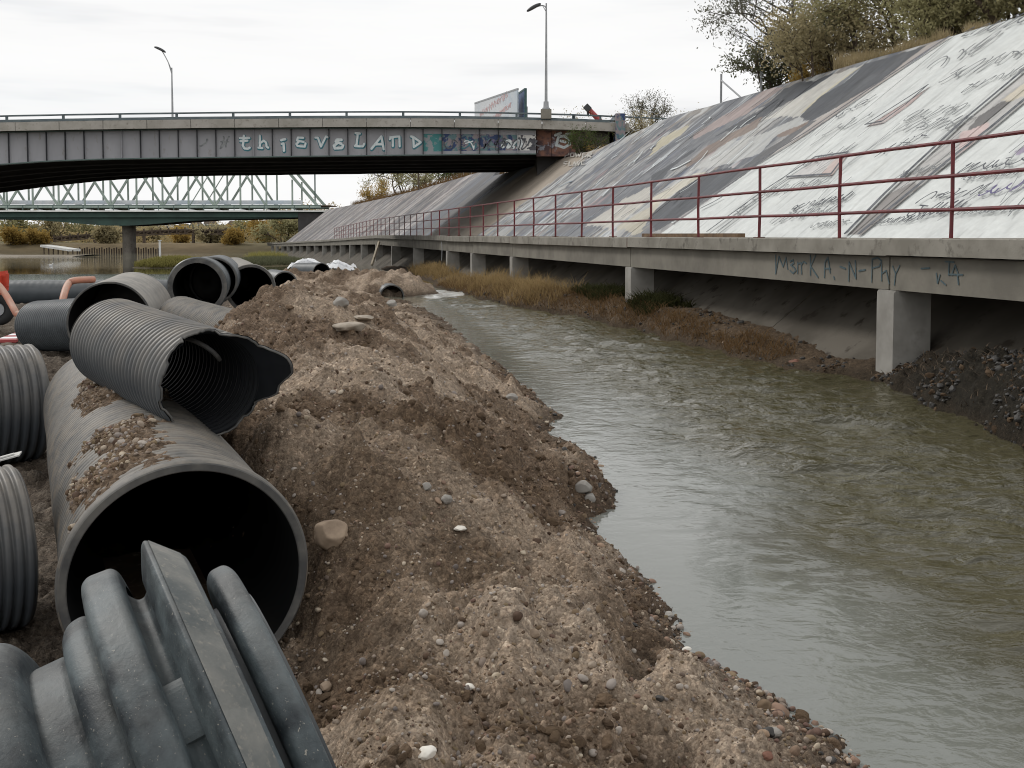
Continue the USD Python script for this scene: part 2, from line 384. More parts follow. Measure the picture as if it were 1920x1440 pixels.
# earth: the mesh's own tones broken up into grains of grit
MATS['earth'] = usdkit.material(stage, '/World/Looks/earth', {
    'g': ('geometry', {}), 'at': ('attribute', {'attribute': 'paint'}), 'wn': ('noise_texture', {'scale': 30.0, 'detail': 3.0}), 'wm': ('mix_color', {'fac': .018, 'blend_type': 'add', 'use_clamp': False}),
    'v1': ('voronoi_texture', {'scale': 62.0, 'randomness': 1.0}), 'v2': ('voronoi_texture', {'scale': 150.0, 'randomness': 1.0}), 's1': ('separate_color', {}), 's2': ('separate_color', {}),
    'n': ('noise_texture', {'scale': 16.0, 'detail': 8.0, 'roughness': .75}), 'nf': ('map_range', {'from_min': .3, 'from_max': .7, 'to_min': .50, 'to_max': 1.42}),
    'c1': ('rgb_ramp', {'ramp': [(0, (.70, .67, .65)), (.35, (.92, .91, .90)), (.62, (1.03, 1.02, 1.0)), (.90, (1.10, 1.05, 1.0)), (.96, (1.28, 1.25, 1.22)), (1, (1.75, 1.78, 1.78))]}),
    'c2': ('rgb_ramp', {'ramp': [(0, (.74, .71, .68)), (.5, (1, .98, .96)), (.9, (1.14, 1.13, 1.11)), (1, (1.4, 1.38, 1.34))]}),
    'm1': ('mix_color', {'blend_type': 'multiply', 'fac': 1.0, 'use_clamp': False}), 'm2': ('mix_color', {'blend_type': 'multiply', 'fac': 1.0, 'use_clamp': False}), 'm3': ('mix_color', {'blend_type': 'multiply', 'fac': 1.0, 'use_clamp': False}), 'cc': ('combine_color', {}),
    'hm': ('math', {'math_type': 'multiply', 'value2': -.55}), 'h2': ('math', {'math_type': 'multiply', 'value2': -.22}), 'ha': ('math', {'math_type': 'add'}), 'hb': ('math', {'math_type': 'add'}),
    'bp': ('bump', {'strength': .9, 'distance': .012}), 'p': ('principled_bsdf', {'roughness': .95, 'specular_ior_level': .12})},
    [('g.position', 'wn.vector'), ('g.position', 'wm.a'), ('wn.color', 'wm.b'), ('wm.result', 'v1.vector'), ('wm.result', 'v2.vector'), ('v1.color', 's1.color'), ('v2.color', 's2.color'), ('s1.r', 'c1.fac'), ('s2.g', 'c2.fac'),
     ('g.position', 'n.vector'), ('n.fac', 'nf.value'), ('nf.result', 'cc.r'), ('nf.result', 'cc.g'), ('nf.result', 'cc.b'), ('at.color', 'm1.a'), ('c1.color', 'm1.b'), ('m1.result', 'm2.a'), ('c2.color', 'm2.b'), ('m2.result', 'm3.a'), ('cc.color', 'm3.b'), ('m3.result', 'p.base_color'),
     ('v1.distance', 'hm.value1'), ('v2.distance', 'h2.value1'), ('hm.value', 'ha.value1'), ('h2.value', 'ha.value2'), ('ha.value', 'hb.value1'), ('n.fac', 'hb.value2'), ('hb.value', 'bp.height'), ('bp.normal', 'p.normal')], surface='p.BSDF')
painted('land', .95, .1, .3, .5, .2, (.7, 1.25), .25)

# river water: murky, carried by the mesh's own colour (silt and foam)
_wn = {'at': ('attribute', {'attribute': 'paint'}), 'g': ('geometry', {}), 'mp': ('mapping', {'scale': (.8, 1.0, 1.0), 'rotation': (0, 0, -.1)}),
       'n1': ('noise_texture', {'scale': 5.0, 'detail': 3.0, 'roughness': .5, 'distortion': .7}), 'n2': ('noise_texture', {'scale': 13.0, 'detail': 3.0, 'roughness': .55, 'distortion': .5}),
       'sp': ('separate_color', {}), 'st': ('attribute', {'attribute': 'chop'}), 'm2': ('math', {'math_type': 'multiply', 'value2': .4}),
       'ad': ('math', {'math_type': 'add'}), 'mu': ('math', {'math_type': 'multiply'}),
       'bp': ('bump', {'strength': 1.0, 'distance': .058}), 'p': ('principled_bsdf', {'roughness': .025, 'ior': 1.33, 'specular_ior_level': .5})}
MATS['water'] = usdkit.material(stage, '/World/Looks/water', _wn, [('g.position', 'mp.vector'), ('mp.vector', 'n1.vector'), ('mp.vector', 'n2.vector'), ('n2.fac', 'm2.value1'),
    ('n1.fac', 'ad.value1'), ('m2.value', 'ad.value2'), ('ad.value', 'mu.value1'), ('st.color', 'sp.color'), ('sp.r', 'mu.value2'), ('mu.value', 'bp.height'), ('bp.normal', 'p.normal'), ('at.color', 'p.base_color')], surface='p.BSDF')

# ------------------------------------------------------------------ the river frame: levels and bends
def zwater(y):
    return -1.5 * np.clip((np.asarray(y, float) - 48) / 112, 0, 1)
def bend(s):
    return -4.0 * np.clip((np.asarray(s, float) - 102) / 92, 0, 3) ** 1.5
def zwalk(s):
    return 1.62 - 1.35 * np.clip((np.asarray(s, float) - 74) / 118, 0, 1)
TANB = 4.22 / 5.4
TOP_T, TOP_Z = 14.1, 5.84
def toe_t(s):
    return TOP_T + bend(s) - (TOP_Z - zwalk(s)) / TANB
def slope_pt(s, z):
    t = TOP_T + bend(s) - (TOP_Z - z) / TANB
    x, y = xy(s, t)
    return np.stack([x, y, np.broadcast_to(z, np.shape(x))], -1)
def on_slope(u, v):
    """pixel of the photograph -> (s, z) on the embankment face (straight stretch)"""
    d = ray(u, v)
    ps, pt = st(0.0, 0.0)
    ds, dt = st(d[0], d[1])
    # t = TOP_T - (TOP_Z - z)/TANB
    k = (TOP_T - (TOP_Z - EYE[2]) / TANB) / (dt - d[2] / TANB)
    p = EYE + d * k
    return st(p[0], p[1])[0], p[2]

# ------------------------------------------------------------------ where the pipes lie: (end nearest the camera, other end, outer radius)
def off(p, d, L):
    d = np.array(d, float)
    return np.asarray(p) + d / np.linalg.norm(d) * L
LIE = {'big': (at(352, 1085, 4.12), at(206, 762, 8.0), .435), 'torn': (at(398, 722, 5.15), at(214, 640, 6.5), .252), 'stub': (at(206, 606, 13.4), at(252, 580, 14.9), .50),
       'flared': (at(370, 538, 15.6), at(388, 526, 17.8), .385), 'lean': (at(400, 526, 17.2), at(412, 517, 19.8), .37), 'long': (at(470, 541, 19.0), at(440, 518, 23.5), .40), 'half': (at(452, 640, 11.4), at(338, 600, 14.0), .30),
       'crest': (at(534, 532, 23.5), at(510, 527, 25.5), .27), 'sheets': (at(603, 511, 36), at(560, 510, 37.8), .32), 'fine': (at(230, 606, 14.6), at(72, 611, 15.9), .36), 'level': (at(345, 547, 27.6), at(-140, 549, 27.6), .30)}
_c = at(66, 752, 8.3); LIE['left'] = (_c, off(_c, (-.80, -.62, 0), 1.7), .43)
_c = at(36, 1020, 4.75); LIE['low'] = (_c, off(_c, (-.78, -.55, -.02), 1.6), .345)
LIE['culvert'] = (at(735, 557, 30.3), at(722, 549, 32.4), .34)
PIPES_AT = [(tuple(a), tuple(b), r_) for a, b, r_ in LIE.values()]
# ------------------------------------------------------------------ the gravel bar with its spoil heap
EDGE_PX = [(1900, 1640), (1620, 1440), (1500, 1340), (1410, 1280), (1290, 1215), (1265, 1150), (1200, 1090), (1110, 1020), (1096, 985), (1150, 915), (1120, 865),
           (1042, 822), (1045, 785), (1000, 740), (950, 697), (905, 660), (870, 632), (830, 600), (795, 578), (762, 563), (728, 567)]
_e = np.array([on_z(u, v)[:2] for u, v in EDGE_PX])
EDGE_Y = np.concatenate([[0.5], _e[:, 1][:-1], [30.6, 31.5, 32.5, 34, 37, 41, 60]])
EDGE_X = np.concatenate([[2.6], _e[:, 0][:-1], [-3.1, -2.7, -2.35, -2.9, -3.6, -5.0, -16]])
CREST = np.array([[1, -.3, -.7, .28], [3, -.15, -.36, .31], [4.2, -.25, -.44, .37], [4.7, -.38, -.66, .44], [5.0, -.50, -.85, .50], [5.6, -.55, -1.2, .63], [6.3, -.66, -1.6, .72], [8, -1.15, -1.95, .80],
                  [10, -1.70, -2.6, .90], [12, -2.2, -2.7, .95], [14, -2.67, -2.9, .97], [17, -3.3, -3.4, .76], [21, -4.0, -4.2, .42], [25, -4.5, -5.5, .36], [30, -5.0, -6.4, .24], [36, -6, -9, .2], [42, -9, -12, .12], [60, -20, -22, .1]])
BUMPS = []   # (x, y, rx, ry, h)
for u, v, y, rx, ry, h in [(775, 800, 6.15, .22, .16, .11), (690, 1000, 5.1, .12, .10, .13), (625, 1010, 4.75, .11, .1, .10), (860, 880, 5.75, .30, .16, .09), (660, 930, 5.3, .16, .16, .06), (985, 880, 6.5, .2, .2, .07),
                          (700, 955, 5.05, .15, .06, -.14), (1215, 1262, 4.25, .12, .10, -.13), (1060, 1120, 4.7, .12, .10, -.10), (860, 1105, 4.6, .2, .14, -.10), (760, 1340, 3.6, .16, .12, -.08), (640, 1180, 4.3, .12, .1, -.09), (960, 1300, 3.9, .2, .14, .05),
                          (700, 760, 6.9, .35, .3, .07), (620, 640, 9.6, .5, .5, .1), (520, 600, 11.5, .5, .5, .1), (1070, 900, 7.0, .3, .25, .10)]:
    p = at(u, v, y)
    BUMPS.append((p[0], p[1], rx, ry, h))
BUMPS += [(-3.3, 32.2, 1.0, 1.1, .50), (-4.6, 33.6, 1.4, 1.3, .42), (-6.5, 35, 2.0, 1.5, .3), (-3.55, 31.5, .6, .6, .14)]
GRIT = None
def clods(x, y, cell, ra, rb_, seed):
    """rounded lumps of broken earth, one to a cell, of random size"""
    ix, iy = np.floor(x / cell).astype(np.int64), np.floor(y / cell).astype(np.int64)
    h = np.zeros_like(x)
    def rnd_(a, b, k):
        q = (a * 374761393 + b * 668265263 + (seed * 7 + k) * 974634777) & 0xFFFFFFFF
        q = ((q ^ (q >> 13)) * 1274126177) & 0xFFFFFFFF
        return ((q ^ (q >> 16)) & 0xFFFF) / 65535.0
    for di in (-1, 0, 1):
        for dj in (-1, 0, 1):
            a, b = ix + di, iy + dj
            px, py = (a + rnd_(a, b, 1)) * cell, (b + rnd_(a, b, 2)) * cell
            r_ = ra + (rb_ - ra) * rnd_(a, b, 3) ** 2
            th_ = rnd_(a, b, 4) * 3.14
            u_, v_ = (x - px), (y - py)
            u_, v_ = u_ * np.cos(th_) + v_ * np.sin(th_), (v_ * np.cos(th_) - u_ * np.sin(th_)) * (1.0 + .7 * rnd_(a, b, 5))
            q = 1 - (np.abs(u_) ** 2.2 + np.abs(v_) ** 2.2) / r_ ** 2.2
            h = np.maximum(h, np.where(q > 0, np.sqrt(np.maximum(q, 0)) * r_ * (.45 + .5 * rnd_(a, b, 6)), 0) * (rnd_(a, b, 7) > .25))
    return h
def bar_height(x, y, fine=True):
    land_ = x < np.interp(y, EDGE_Y, EDGE_X) + .6 + .03 * y
    z = np.full(np.shape(x), -1.0)
    z[land_] = bar_height_(np.asarray(x)[land_], np.asarray(y)[land_], fine)
    return z
def bar_height_(x, y, fine=True):
    xr = np.interp(y, EDGE_Y, EDGE_X)
    xr = xr + (fbm2(x, y, 2.2, 3, 5) - .5) * .22 * np.clip(y / 7, .6, 2)
    xc, x0, zc = (np.interp(y, CREST[:, 0], CREST[:, k]) for k in (1, 2, 3))
    r = (x - xc) / np.maximum(xr - xc, .15)
    right = zc * np.where(r < 1, 1 - np.clip(r, 0, 1) ** 1.35, 0) - np.where(r > 1, np.minimum((x - xr) * .45, .8), 0)
    w = np.minimum(.22 + .06 * y, .45 + .03 * y)
    left = .06 + (zc - .06) * (1 - sm((x0 - x) / w, 0, 1))
    z = np.where(x > xc, right, np.where(x < x0, left, zc + .03 * np.sin(np.clip((x - x0) / np.maximum(xc - x0, .05), 0, 1) * np.pi)))
    for bxx, by, rx, ry, h in BUMPS:
        q = ((x - bxx) / rx) ** 2 + ((y - by) / ry) ** 2
        near = q < 9
        if near.any():
            z = z + np.where(near, h * np.exp(-q), 0)
    dry = sm(z, -.05, .18)
    n1 = fbm2(x, y, 1.1, 3, 11) - .5
    z = z + n1 * .34 * dry * sm(y, 1, 6)
    n2 = np.abs(fbm2(x, y, 3.4, 3, 23) - .5) * 2
    z = z + (n2 - .22) * .27 * (dry * .85 + .15)
    pit = sm(fbm2(x, y, 2.3, 3, 29), .60, .70)                  # scoops, tracks and footprints
    z = z - pit * .11 * dry
    if fine:
        lump = np.abs(fbm2(x, y, 9.0, 4, 31) - .5) * 2
        clod = sm(fbm2(x, y, 1.6, 2, 77), .42, .62)          # clods lie in patches, sand between
        z = z + (lump - .2) * (.060 + .060 * clod) * (dry * .8 + .2)
        z = z + (fbm2(x, y, 30.0, 3, 41) - .5) * (.034 + .030 * clod)
        for cell, ra, rb_, amp, sd, pm_ in ((.30, .07, .16, .62, 501, .50), (.15, .03, .085, .70, 502, .36), (.072, .014, .042, .75, 503, .20), (.036, .008, .020, .8, 504, .0)):
            m_ = sm(fbm2(x, y, 1.6, 2, 77) + (fbm2(x, y, 4.0, 2, sd) - .5) * .5, pm_, pm_ + .12) * (dry * .9 + .1)
            z = z + clods(x, y, cell * np.clip(1, 1, 1), ra, rb_, sd) * amp * m_ * (1 if cell > .05 else (y < 9))
    z = z + (np.abs(fbm2(x, y, 1.5, 3, 19) - .5) - .1) * .75 * sm(y, 24, 31) * dry
    for (ax0, ay0, az0), (ax1, ay1, az1), R_ in PIPES_AT:
        dx, dy = ax1 - ax0, ay1 - ay0
        L2 = dx * dx + dy * dy
        k_ = ((x - ax0) * dx + (y - ay0) * dy) / L2
        e_ = np.abs((x - ax0) * dy - (y - ay0) * dx) / math.sqrt(L2)
        cul = abs(ay0 - 30.3) < .1                       # the culvert only opens the face of its heap
        on = (k_ > (-.6 if cul else -.02)) & (k_ < (.12 if cul else 1.02)) & (e_ < R_)
        if on.any():
            z = np.where(on, np.minimum(z, az0 + (az1 - az0) * k_ - np.sqrt(np.maximum(R_ ** 2 - e_ ** 2, 0)) - .012), z)
    # beyond its far shore and its left edge the bar dips under the water
    far = sm(y + (fbm2(x, y, .35, 3, 3) - .5) * 7, 37, 45)
    z = z * (1 - far) - .5 * far
    return z
def earth_color(x, y, z):
    wet = 1 - sm(z, .0, .16)
    a = np.array([.285, .230, .178]); b = np.array([.150, .112, .082]); c = np.array([.35, .295, .24]); w = np.array([.060, .046, .035]); g = np.array([.13, .12, .105])
    clod = sm(fbm2(x, y, 1.6, 2, 77), .40, .60)[:, None]
    n = sm(fbm2(x, y, 7.5, 5, 51), .36, .64)[:, None]
    col = a * (1 - clod) + b * clod
    col = col * (1 - .6 * n) + (c * (1 - clod) + b * .9 * clod) * .6 * n
    dark = np.zeros_like(x)
    for u, v, yy, r in DARK:
        p = at(u, v, yy)
        dark = np.maximum(dark, np.exp(-(((x - p[0]) ** 2 + ((y - p[1]) * .9) ** 2) / r ** 2)) * 1.15)
    dark = (np.clip(dark + (fbm2(x, y, 4, 3, 61) - .5) * .9 * (dark > .05), 0, 1))[:, None] * .8
    col = col * (1 - dark) + np.array([.090, .062, .040]) * dark
    left = sm(np.interp(y, CREST[:, 0], CREST[:, 2]) - .3 - x, 0, 1.0)[:, None] * .8
    col = col * (1 - left) + g * left
    ww = (wet * .8)[:, None]
    return col * (1 - ww) + w * ww
DARK = [(800, 830, 6.0, .55), (690, 960, 5.2, .35), (900, 930, 5.8, .45), (680, 1060, 4.8, .5), (860, 1110, 4.6, .4), (1120, 930, 6.6, .35), (480, 790, 6.2, .3), (640, 1250, 4.1, .35), (1210, 1250, 4.3, .3), (720, 1400, 3.5, .3)]
def fan(y0, y1, ny, x0, x1, nx, power=1.0):
    """grid whose cells grow with the distance"""
    y = y0 * (y1 / y0) ** (np.linspace(0, 1, ny) ** power)
    k = np.linspace(x0, x1, nx)
    Y, K = np.meshgrid(y, k, indexing='ij')
    return K * (Y + .6), Y
X, Y = fan(1.2, 48, 1080, -.72, .44, 780)
keep = None
Z = bar_height(X.ravel(), Y.ravel()).reshape(X.shape)
P = np.stack([X, Y, Z], -1)
V, F = grid_mesh(P)
low = (V[:, 2] < zwater(V[:, 1]) - .12)
F = F[~low[F].all(1)]
used = np.unique(F); remap = np.zeros(len(V), int); remap[used] = np.arange(len(used))
V, F = V[used], remap[F]
obj('gravel_bar', (V, F), 'earth', smooth=True, label='long brown heap of wet gravel and clods between the pipes and the river', kind='structure',
    cols=earth_color(V[:, 0], V[:, 1], V[:, 2]))
BARPTS = V
# ------------------------------------------------------------------ the land: one sheet out to the horizon
def land_height(x, y):
    s, t = st(x, y)
    bed = zwater(y) - .9
    plate = sm(t - (TOP_T + bend(s)), .15, 1.2)
    z = bed * (1 - plate) + (5.72 + .02 * np.clip(t - 15, 0, 60) + (fbm2(x, y, .08, 3, 2) - .5) * 1.2 * sm(t, 17, 40)) * plate
    leftb = sm(-t - (x * 0), 70, 90) * sm(y, -200, 60)
    z = np.maximum(z, bed + leftb * 3.2)
    shore = sm(y + (fbm2(x, y, .02, 3, 9) - .5) * 20, 200, 214)
    zfar = -1.5 + .2 + 1.6 * sm(y, 210, 310) + sm(y, 420, 1100) * (6.2 + 7.0 * (fbm2(x, y, .003, 3, 8) - .4))
    z = z * (1 - shore) + np.maximum(zfar, z * plate * shore) * shore
    return z
ry = np.concatenate([-np.geomspace(2500, 30, 18), np.linspace(-25, 30, 12), np.linspace(33, 240, 110), np.geomspace(246, 4500, 60)])
rx = np.concatenate([-np.geomspace(4000, 130, 30), np.linspace(-125, 60, 190), np.geomspace(62, 4000, 40)])
Yg, Xg = np.meshgrid(ry, rx, indexing='ij')
Zg = land_height(Xg.ravel(), Yg.ravel())
V = np.stack([Xg.ravel(), Yg.ravel(), Zg], -1)
_, F = grid_mesh(V.reshape(len(ry), len(rx), 3))
lc = np.array([.17, .13, .075]) * (1 - sm(fbm2(V[:, 0], V[:, 1], .03, 3, 4), .4, .6))[:, None] + np.array([.13, .115, .065]) * sm(fbm2(V[:, 0], V[:, 1], .03, 3, 4), .4, .6)[:, None]
obj('land', (V, F), 'land', smooth=True, label='dry brown land beyond the river out to the low hills', kind='structure', cols=lc)
# ------------------------------------------------------------------ water
X, Y = fan(1.0, 230, 960, -.90, .72, 600)
x, y = X.ravel(), Y.ravel()
s, t = st(x, y)
xr = np.interp(y, EDGE_Y, EDGE_X)
chan = sm(x - xr, .1, 1.6) * sm(y, 2.5, 6.5) * (1 - sm(y, 33, 40))           # the fast channel
calm = np.exp(-(((x - 1.0) / .9) ** 2 + ((y - 5.6) / 1.3) ** 2))
chop = np.clip(chan * (1 - .85 * calm), 0, 1)
warp = (fbm2(x, y, .7, 3, 5) - .5) * 2.6
w1 = fbm2(s * 1.5 + warp, t * .75 + warp, 1.25, 3, 71) - .5
w2 = fbm2(s + warp * .5, t * .8, 5.0, 2, 73) - .5
w3 = np.abs(fbm2(s * 1.6 + warp * 1.5, t * .9 - warp, 2.2, 2, 79) - .5) * 2 - .3
rap = np.exp(-(((x + 1.9) / 1.7) ** 2 + ((y - 32.5) / 3.0) ** 2))
zz = zwater(y) + chop * (w1 * .15 + w2 * .055 + w3 * .075) + rap * (fbm2(x, y, 1.7, 3, 9) - .5) * .34
foam = sm(rap * 1.2 + (fbm2(x, y, 2.4, 4, 15) - .5) * 1.1, .62, .95) * .8
foam = np.maximum(foam, sm(fbm2(s * .4, t, 3.0, 3, 44), .74, .80) * chan * sm(y, 9, 20) * .35)
silt = ((1 - sm(x - np.minimum(xr, 1.2) + (fbm2(x, y, .8, 3, 17) - .5) * .9, .45, 1.5)) * (1 - .7 * sm(y, 8, 15)))[:, None]
col = (np.array([.040, .036, .019]) * (1 - silt) + np.array([.145, .152, .138]) * silt) * (1 - foam[:, None]) + np.array([.52, .52, .49]) * foam[:, None]
V, F = grid_mesh(np.stack([X, Y, zz.reshape(X.shape)], -1))
still = .012 + .05 * sm(y, 60, 120)
wobj = obj('river', (V, F), 'water', smooth=True, label='murky olive river water', kind='structure', cols=col)
UsdGeom.PrimvarsAPI(stage.GetPrimAtPath(wobj)).CreatePrimvar('chop', Sdf.ValueTypeNames.Color3fArray, 'vertex').Set(
    Vt.Vec3fArray.FromNumpy(np.repeat(np.maximum(chop * .85 + .10 * (x > xr - .5) * (y < 36), still)[:, None] * (1 - .75 * calm[:, None]), 3, 1).astype(np.float32)))
# ------------------------------------------------------------------ the painted embankment
def pxpoly(pts):
    return sg.Polygon([on_slope(*p) for p in pts]).buffer(0)
WHITE, PALE, DARKB, DARK2 = (.55, .57, .555), (.46, .465, .45), (.078, .084, .095), (.105, .11, .118)
BROWN, PINK, YELL, GREYB, BLUE = (.22, .165, .135), (.34, .27, .25), (.42, .385, .27), (.33, .32, .30), (.24, .31, .36)
PATCHES = [
        ([(1236, 262), (1300, 228), (1276, 252), (1218, 290)], YELL, .12),
    ([(1220, 330), (1293, 285), (1377, 234), (1432, 205), (1475, 164), (1560, 140), (1425, 225), (1330, 262), (1256, 318), (1220, 360)], DARKB, .08),
    ([(1475, 164), (1560, 141), (1495, 182), (1432, 212), (1428, 206)], DARKB, .05),
    ([(1440, 165), (1470, 165), (1400, 215), (1300, 262), (1300, 252)], PINK, .05),
    ([(1560, 141), (1622, 120), (1571, 157), (1537, 182), (1497, 219), (1457, 219), (1428, 226), (1452, 214), (1500, 180)], (.50, .49, .45), .05),
    ([(1602, 132), (1622, 120), (1571, 157), (1537, 182), (1510, 208), (1500, 212), (1540, 176)], YELL, .03),
    ([(1284, 312), (1329, 273), (1428, 221), (1420, 240), (1366, 266), (1290, 314)], BROWN, .06),
    ([(1428, 252), (1497, 219), (1518, 228), (1457, 252), (1424, 288), (1350, 312), (1296, 317), (1366, 266)], (.43, .435, .42), .06),
    ([(1457, 252), (1518, 226), (1500, 246), (1462, 258)], BROWN, .04),
    ([(1622, 120), (1735, 86), (1655, 152), (1521, 226), (1497, 219), (1537, 182), (1585, 155)], DARKB, .03),
    ([(1735, 86), (1781, 68), (1512, 250), (1424, 304), (1424, 288), (1500, 240), (1650, 152)], (.36, .325, .30), .03),
    ([(1424, 288), (1520, 228), (1530, 226), (1440, 294), (1340, 368), (1311, 380)], DARK2, .05),
    ([(1311, 325), (1400, 312), (1360, 345), (1290, 395), (1240, 430), (1225, 436), (1222, 400), (1280, 350)], DARKB, .07),
    ([(1220, 373), (1300, 325), (1325, 322), (1270, 358), (1222, 390)], (.52, .49, .40), .05),
    ([(1100, 420), (1160, 380), (1225, 345), (1222, 372), (1150, 428)], (.47, .45, .40), .08),
    ([(1150, 430), (1220, 386), (1240, 380), (1215, 415), (1200, 438)], (.40, .37, .29), .06),
    ([(1236, 439), (1311, 387), (1424, 306), (1512, 252), (1781, 70), (1960, 10), (2100, 10), (2100, 452), (1230, 452)], WHITE, .01),
    ([(1590, 441), (1700, 330), (1818, 222), (1925, 133), (1990, 90), (1990, 130), (1925, 192), (1890, 217), (1790, 300), (1727, 350), (1616, 441)], (.33, .315, .305), .02),
    ([(1590, 441), (1664, 365), (1715, 340), (1727, 350), (1616, 441)], (.225, .21, .20), .02),
    ([(1815, 245), (1830, 222), (1878, 190), (1900, 188), (1870, 212), (1845, 232)], (.13, .125, .125), .04),
    ([(1880, 185), (1925, 150), (1925, 178), (1890, 192)], (.50, .45, .35), .06),
    ([(1800, 250), (1850, 230), (1830, 262), (1795, 290)], (.50, .37, .355), .06),
    ([(1480, 335), (1530, 298), (1592, 289), (1561, 330)], (.42, .40, .39), .01),
    ([(1532, 333), (1570, 298), (1588, 292), (1561, 330)], (.43, .33, .30), .03),
    ([(1627, 236), (1665, 212), (1742, 163), (1700, 200), (1657, 231)], (.36, .25, .235), .02),
    ([(1627, 236), (1660, 222), (1690, 200), (1657, 231)], (.40, .38, .37), .02),
    ([(1900, 285), (1925, 272), (1925, 282), (1905, 292)], (.22, .17, .27), .04),
]
POLYS = [(pxpoly(p), np.array(c), w) for p, c, w in PATCHES]
PAL = np.array([(.215, .212, .205), (.135, .14, .145), (.29, .287, .28), (.085, .092, .108), (.20, .185, .17), (.36, .365, .36), (.165, .18, .20), (.27, .255, .215)])
def mural_color(s, z):
    w = (z - 1.62) * 1.62                                    # distance up the face
    jx, jw = (fbm2(s, w, 2.6, 3, 91) - .5), (fbm2(s, w, 2.6, 3, 92) - .5)
    # the older paint: smears that run along the face in all tones
    k = fbm2(s * .9 + jx * .8 + w * .12, w * .2 + jw * .5, 1.2, 5, 95)
    k2 = fbm2(s * 1.2, w * .25, 3.2, 4, 96)
    idx = np.clip(((k - .25) / .5 * 8), 0, 7.99)
    i0 = idx.astype(int)
    col = PAL[i0] * (1 - sm(idx - i0, .2, 1))[:, None] + PAL[np.minimum(i0 + 1, 7)] * sm(idx - i0, .2, 1)[:, None]
    bands = fbm2(s * .55 + w * .10 + jx * .8, w * .03, 1.0, 4, 93)      # broad smears running up the face
    b = sm(bands, .52, .62)[:, None] * .75
    col = col * (1 - b) + np.array([.105, .112, .125]) * (.7 + .8 * k2[:, None]) * b
    b = (1 - sm(bands, .36, .45))[:, None] * .6
    col = col * (1 - b) + np.array([.40, .405, .395]) * b
    b = sm(k2, .58, .72)[:, None] * .5
    col = col * (1 - b) + np.array([.56, .59, .60]) * b
    b = sm(fbm2(s, w * .3, 2.6, 4, 97), .60, .72)[:, None] * .7
    col = col * (1 - b) + np.array([.09, .11, .16]) * b
    b = sm(fbm2(s, w * .3, 1.9, 3, 98), .64, .74)[:, None] * .35
    col = col * (1 - b) + np.array([.40, .26, .25]) * b
    for g, c, wv in POLYS:
        x0, y0, x1, y1 = g.bounds
        q = np.nonzero((s > x0 - .5) & (s < x1 + .5) & (z > y0 - .4) & (z < y1 + .4))[0]
        if len(q):
            inn = shapely.contains_xy(g, s[q] + jx[q] * wv * 7, z[q] + jw[q] * wv * 4)
            qq = q[inn]
            tone = 1 + (fbm2(s[qq] * 1.4, w[qq] * .4, 3.0, 4, 101) - .5) * (.30 if c.mean() > .3 else .9) - .22 * sm(fbm2(s[qq] * 3.0, w[qq] * .35, 2.4, 4, 107), .56, .70)
            keepold = (.10 if c.mean() > .55 else .28)
            col[qq] = c * tone[:, None] * (1 - keepold) + col[qq] * keepold * (c.mean() / .3 if c.mean() < .3 else 1)
    white = np.array(WHITE)
    near = sm(14 - s, 0, 3)[:, None] * .0
    # bare brown concrete beside the bridge, blue smears below it
    bare = sm(s + (z - 1.6) * .95 + jx * 1.5, 46.2, 46.7) * (1 - sm(s - (5.2 - z) * 1.9 + jx * 2, 52.5, 55))
    col = col * (1 - bare[:, None]) + (np.array([.285, .245, .20]) * (1 + (fbm2(s, w, 1.2, 4, 103) - .5) * .5)[:, None]) * bare[:, None]
    under = sm(s - (5.2 - z) * 1.9, 53, 54.5) * (1 - sm(s, 69, 72))
    bl = (under * sm(fbm2(s, w * .4, .9, 3, 105), .46, .56) * .7)[:, None]
    col = col * (1 - bl) + np.array([.24, .30, .40]) * bl
    bridge_shade = (sm(s - (5.2 - z) * 1.2, 55.5, 59) * (1 - sm(s, 69, 73)))[:, None] * .8  # shade below the bridge, painted dark into the wall colour
    col = col * (1 - bridge_shade) + np.array([.075, .072, .072]) * bridge_shade
    farw = sm(s, 68, 76)[:, None]                                         # the far stretch is older and browner
    fb = sm(fbm2(s * .5, w * .1, .5, 3, 109), .4, .6)[:, None]
    col = col * (1 - farw) + col * np.array([.72, .66, .64]) * (.75 + .4 * fb) * farw
    return np.clip(col, .02, .7)
def top_z(s):
    s = np.asarray(s, float)
    z = np.interp(s, [-30, 37.2, 38.4, 42.6, 43.4, 64.5, 66.5, 300], [5.84, 5.84, 5.80, 5.26, 5.12, 5.12, 5.84, 5.84])
    return z
emb = thing('painted_embankment', 'sloping concrete river wall covered in white, black and faded painted mural', 'embankment wall')
JOINTS = [15.6 + 5.4 * k for k in range(-5, 33)]
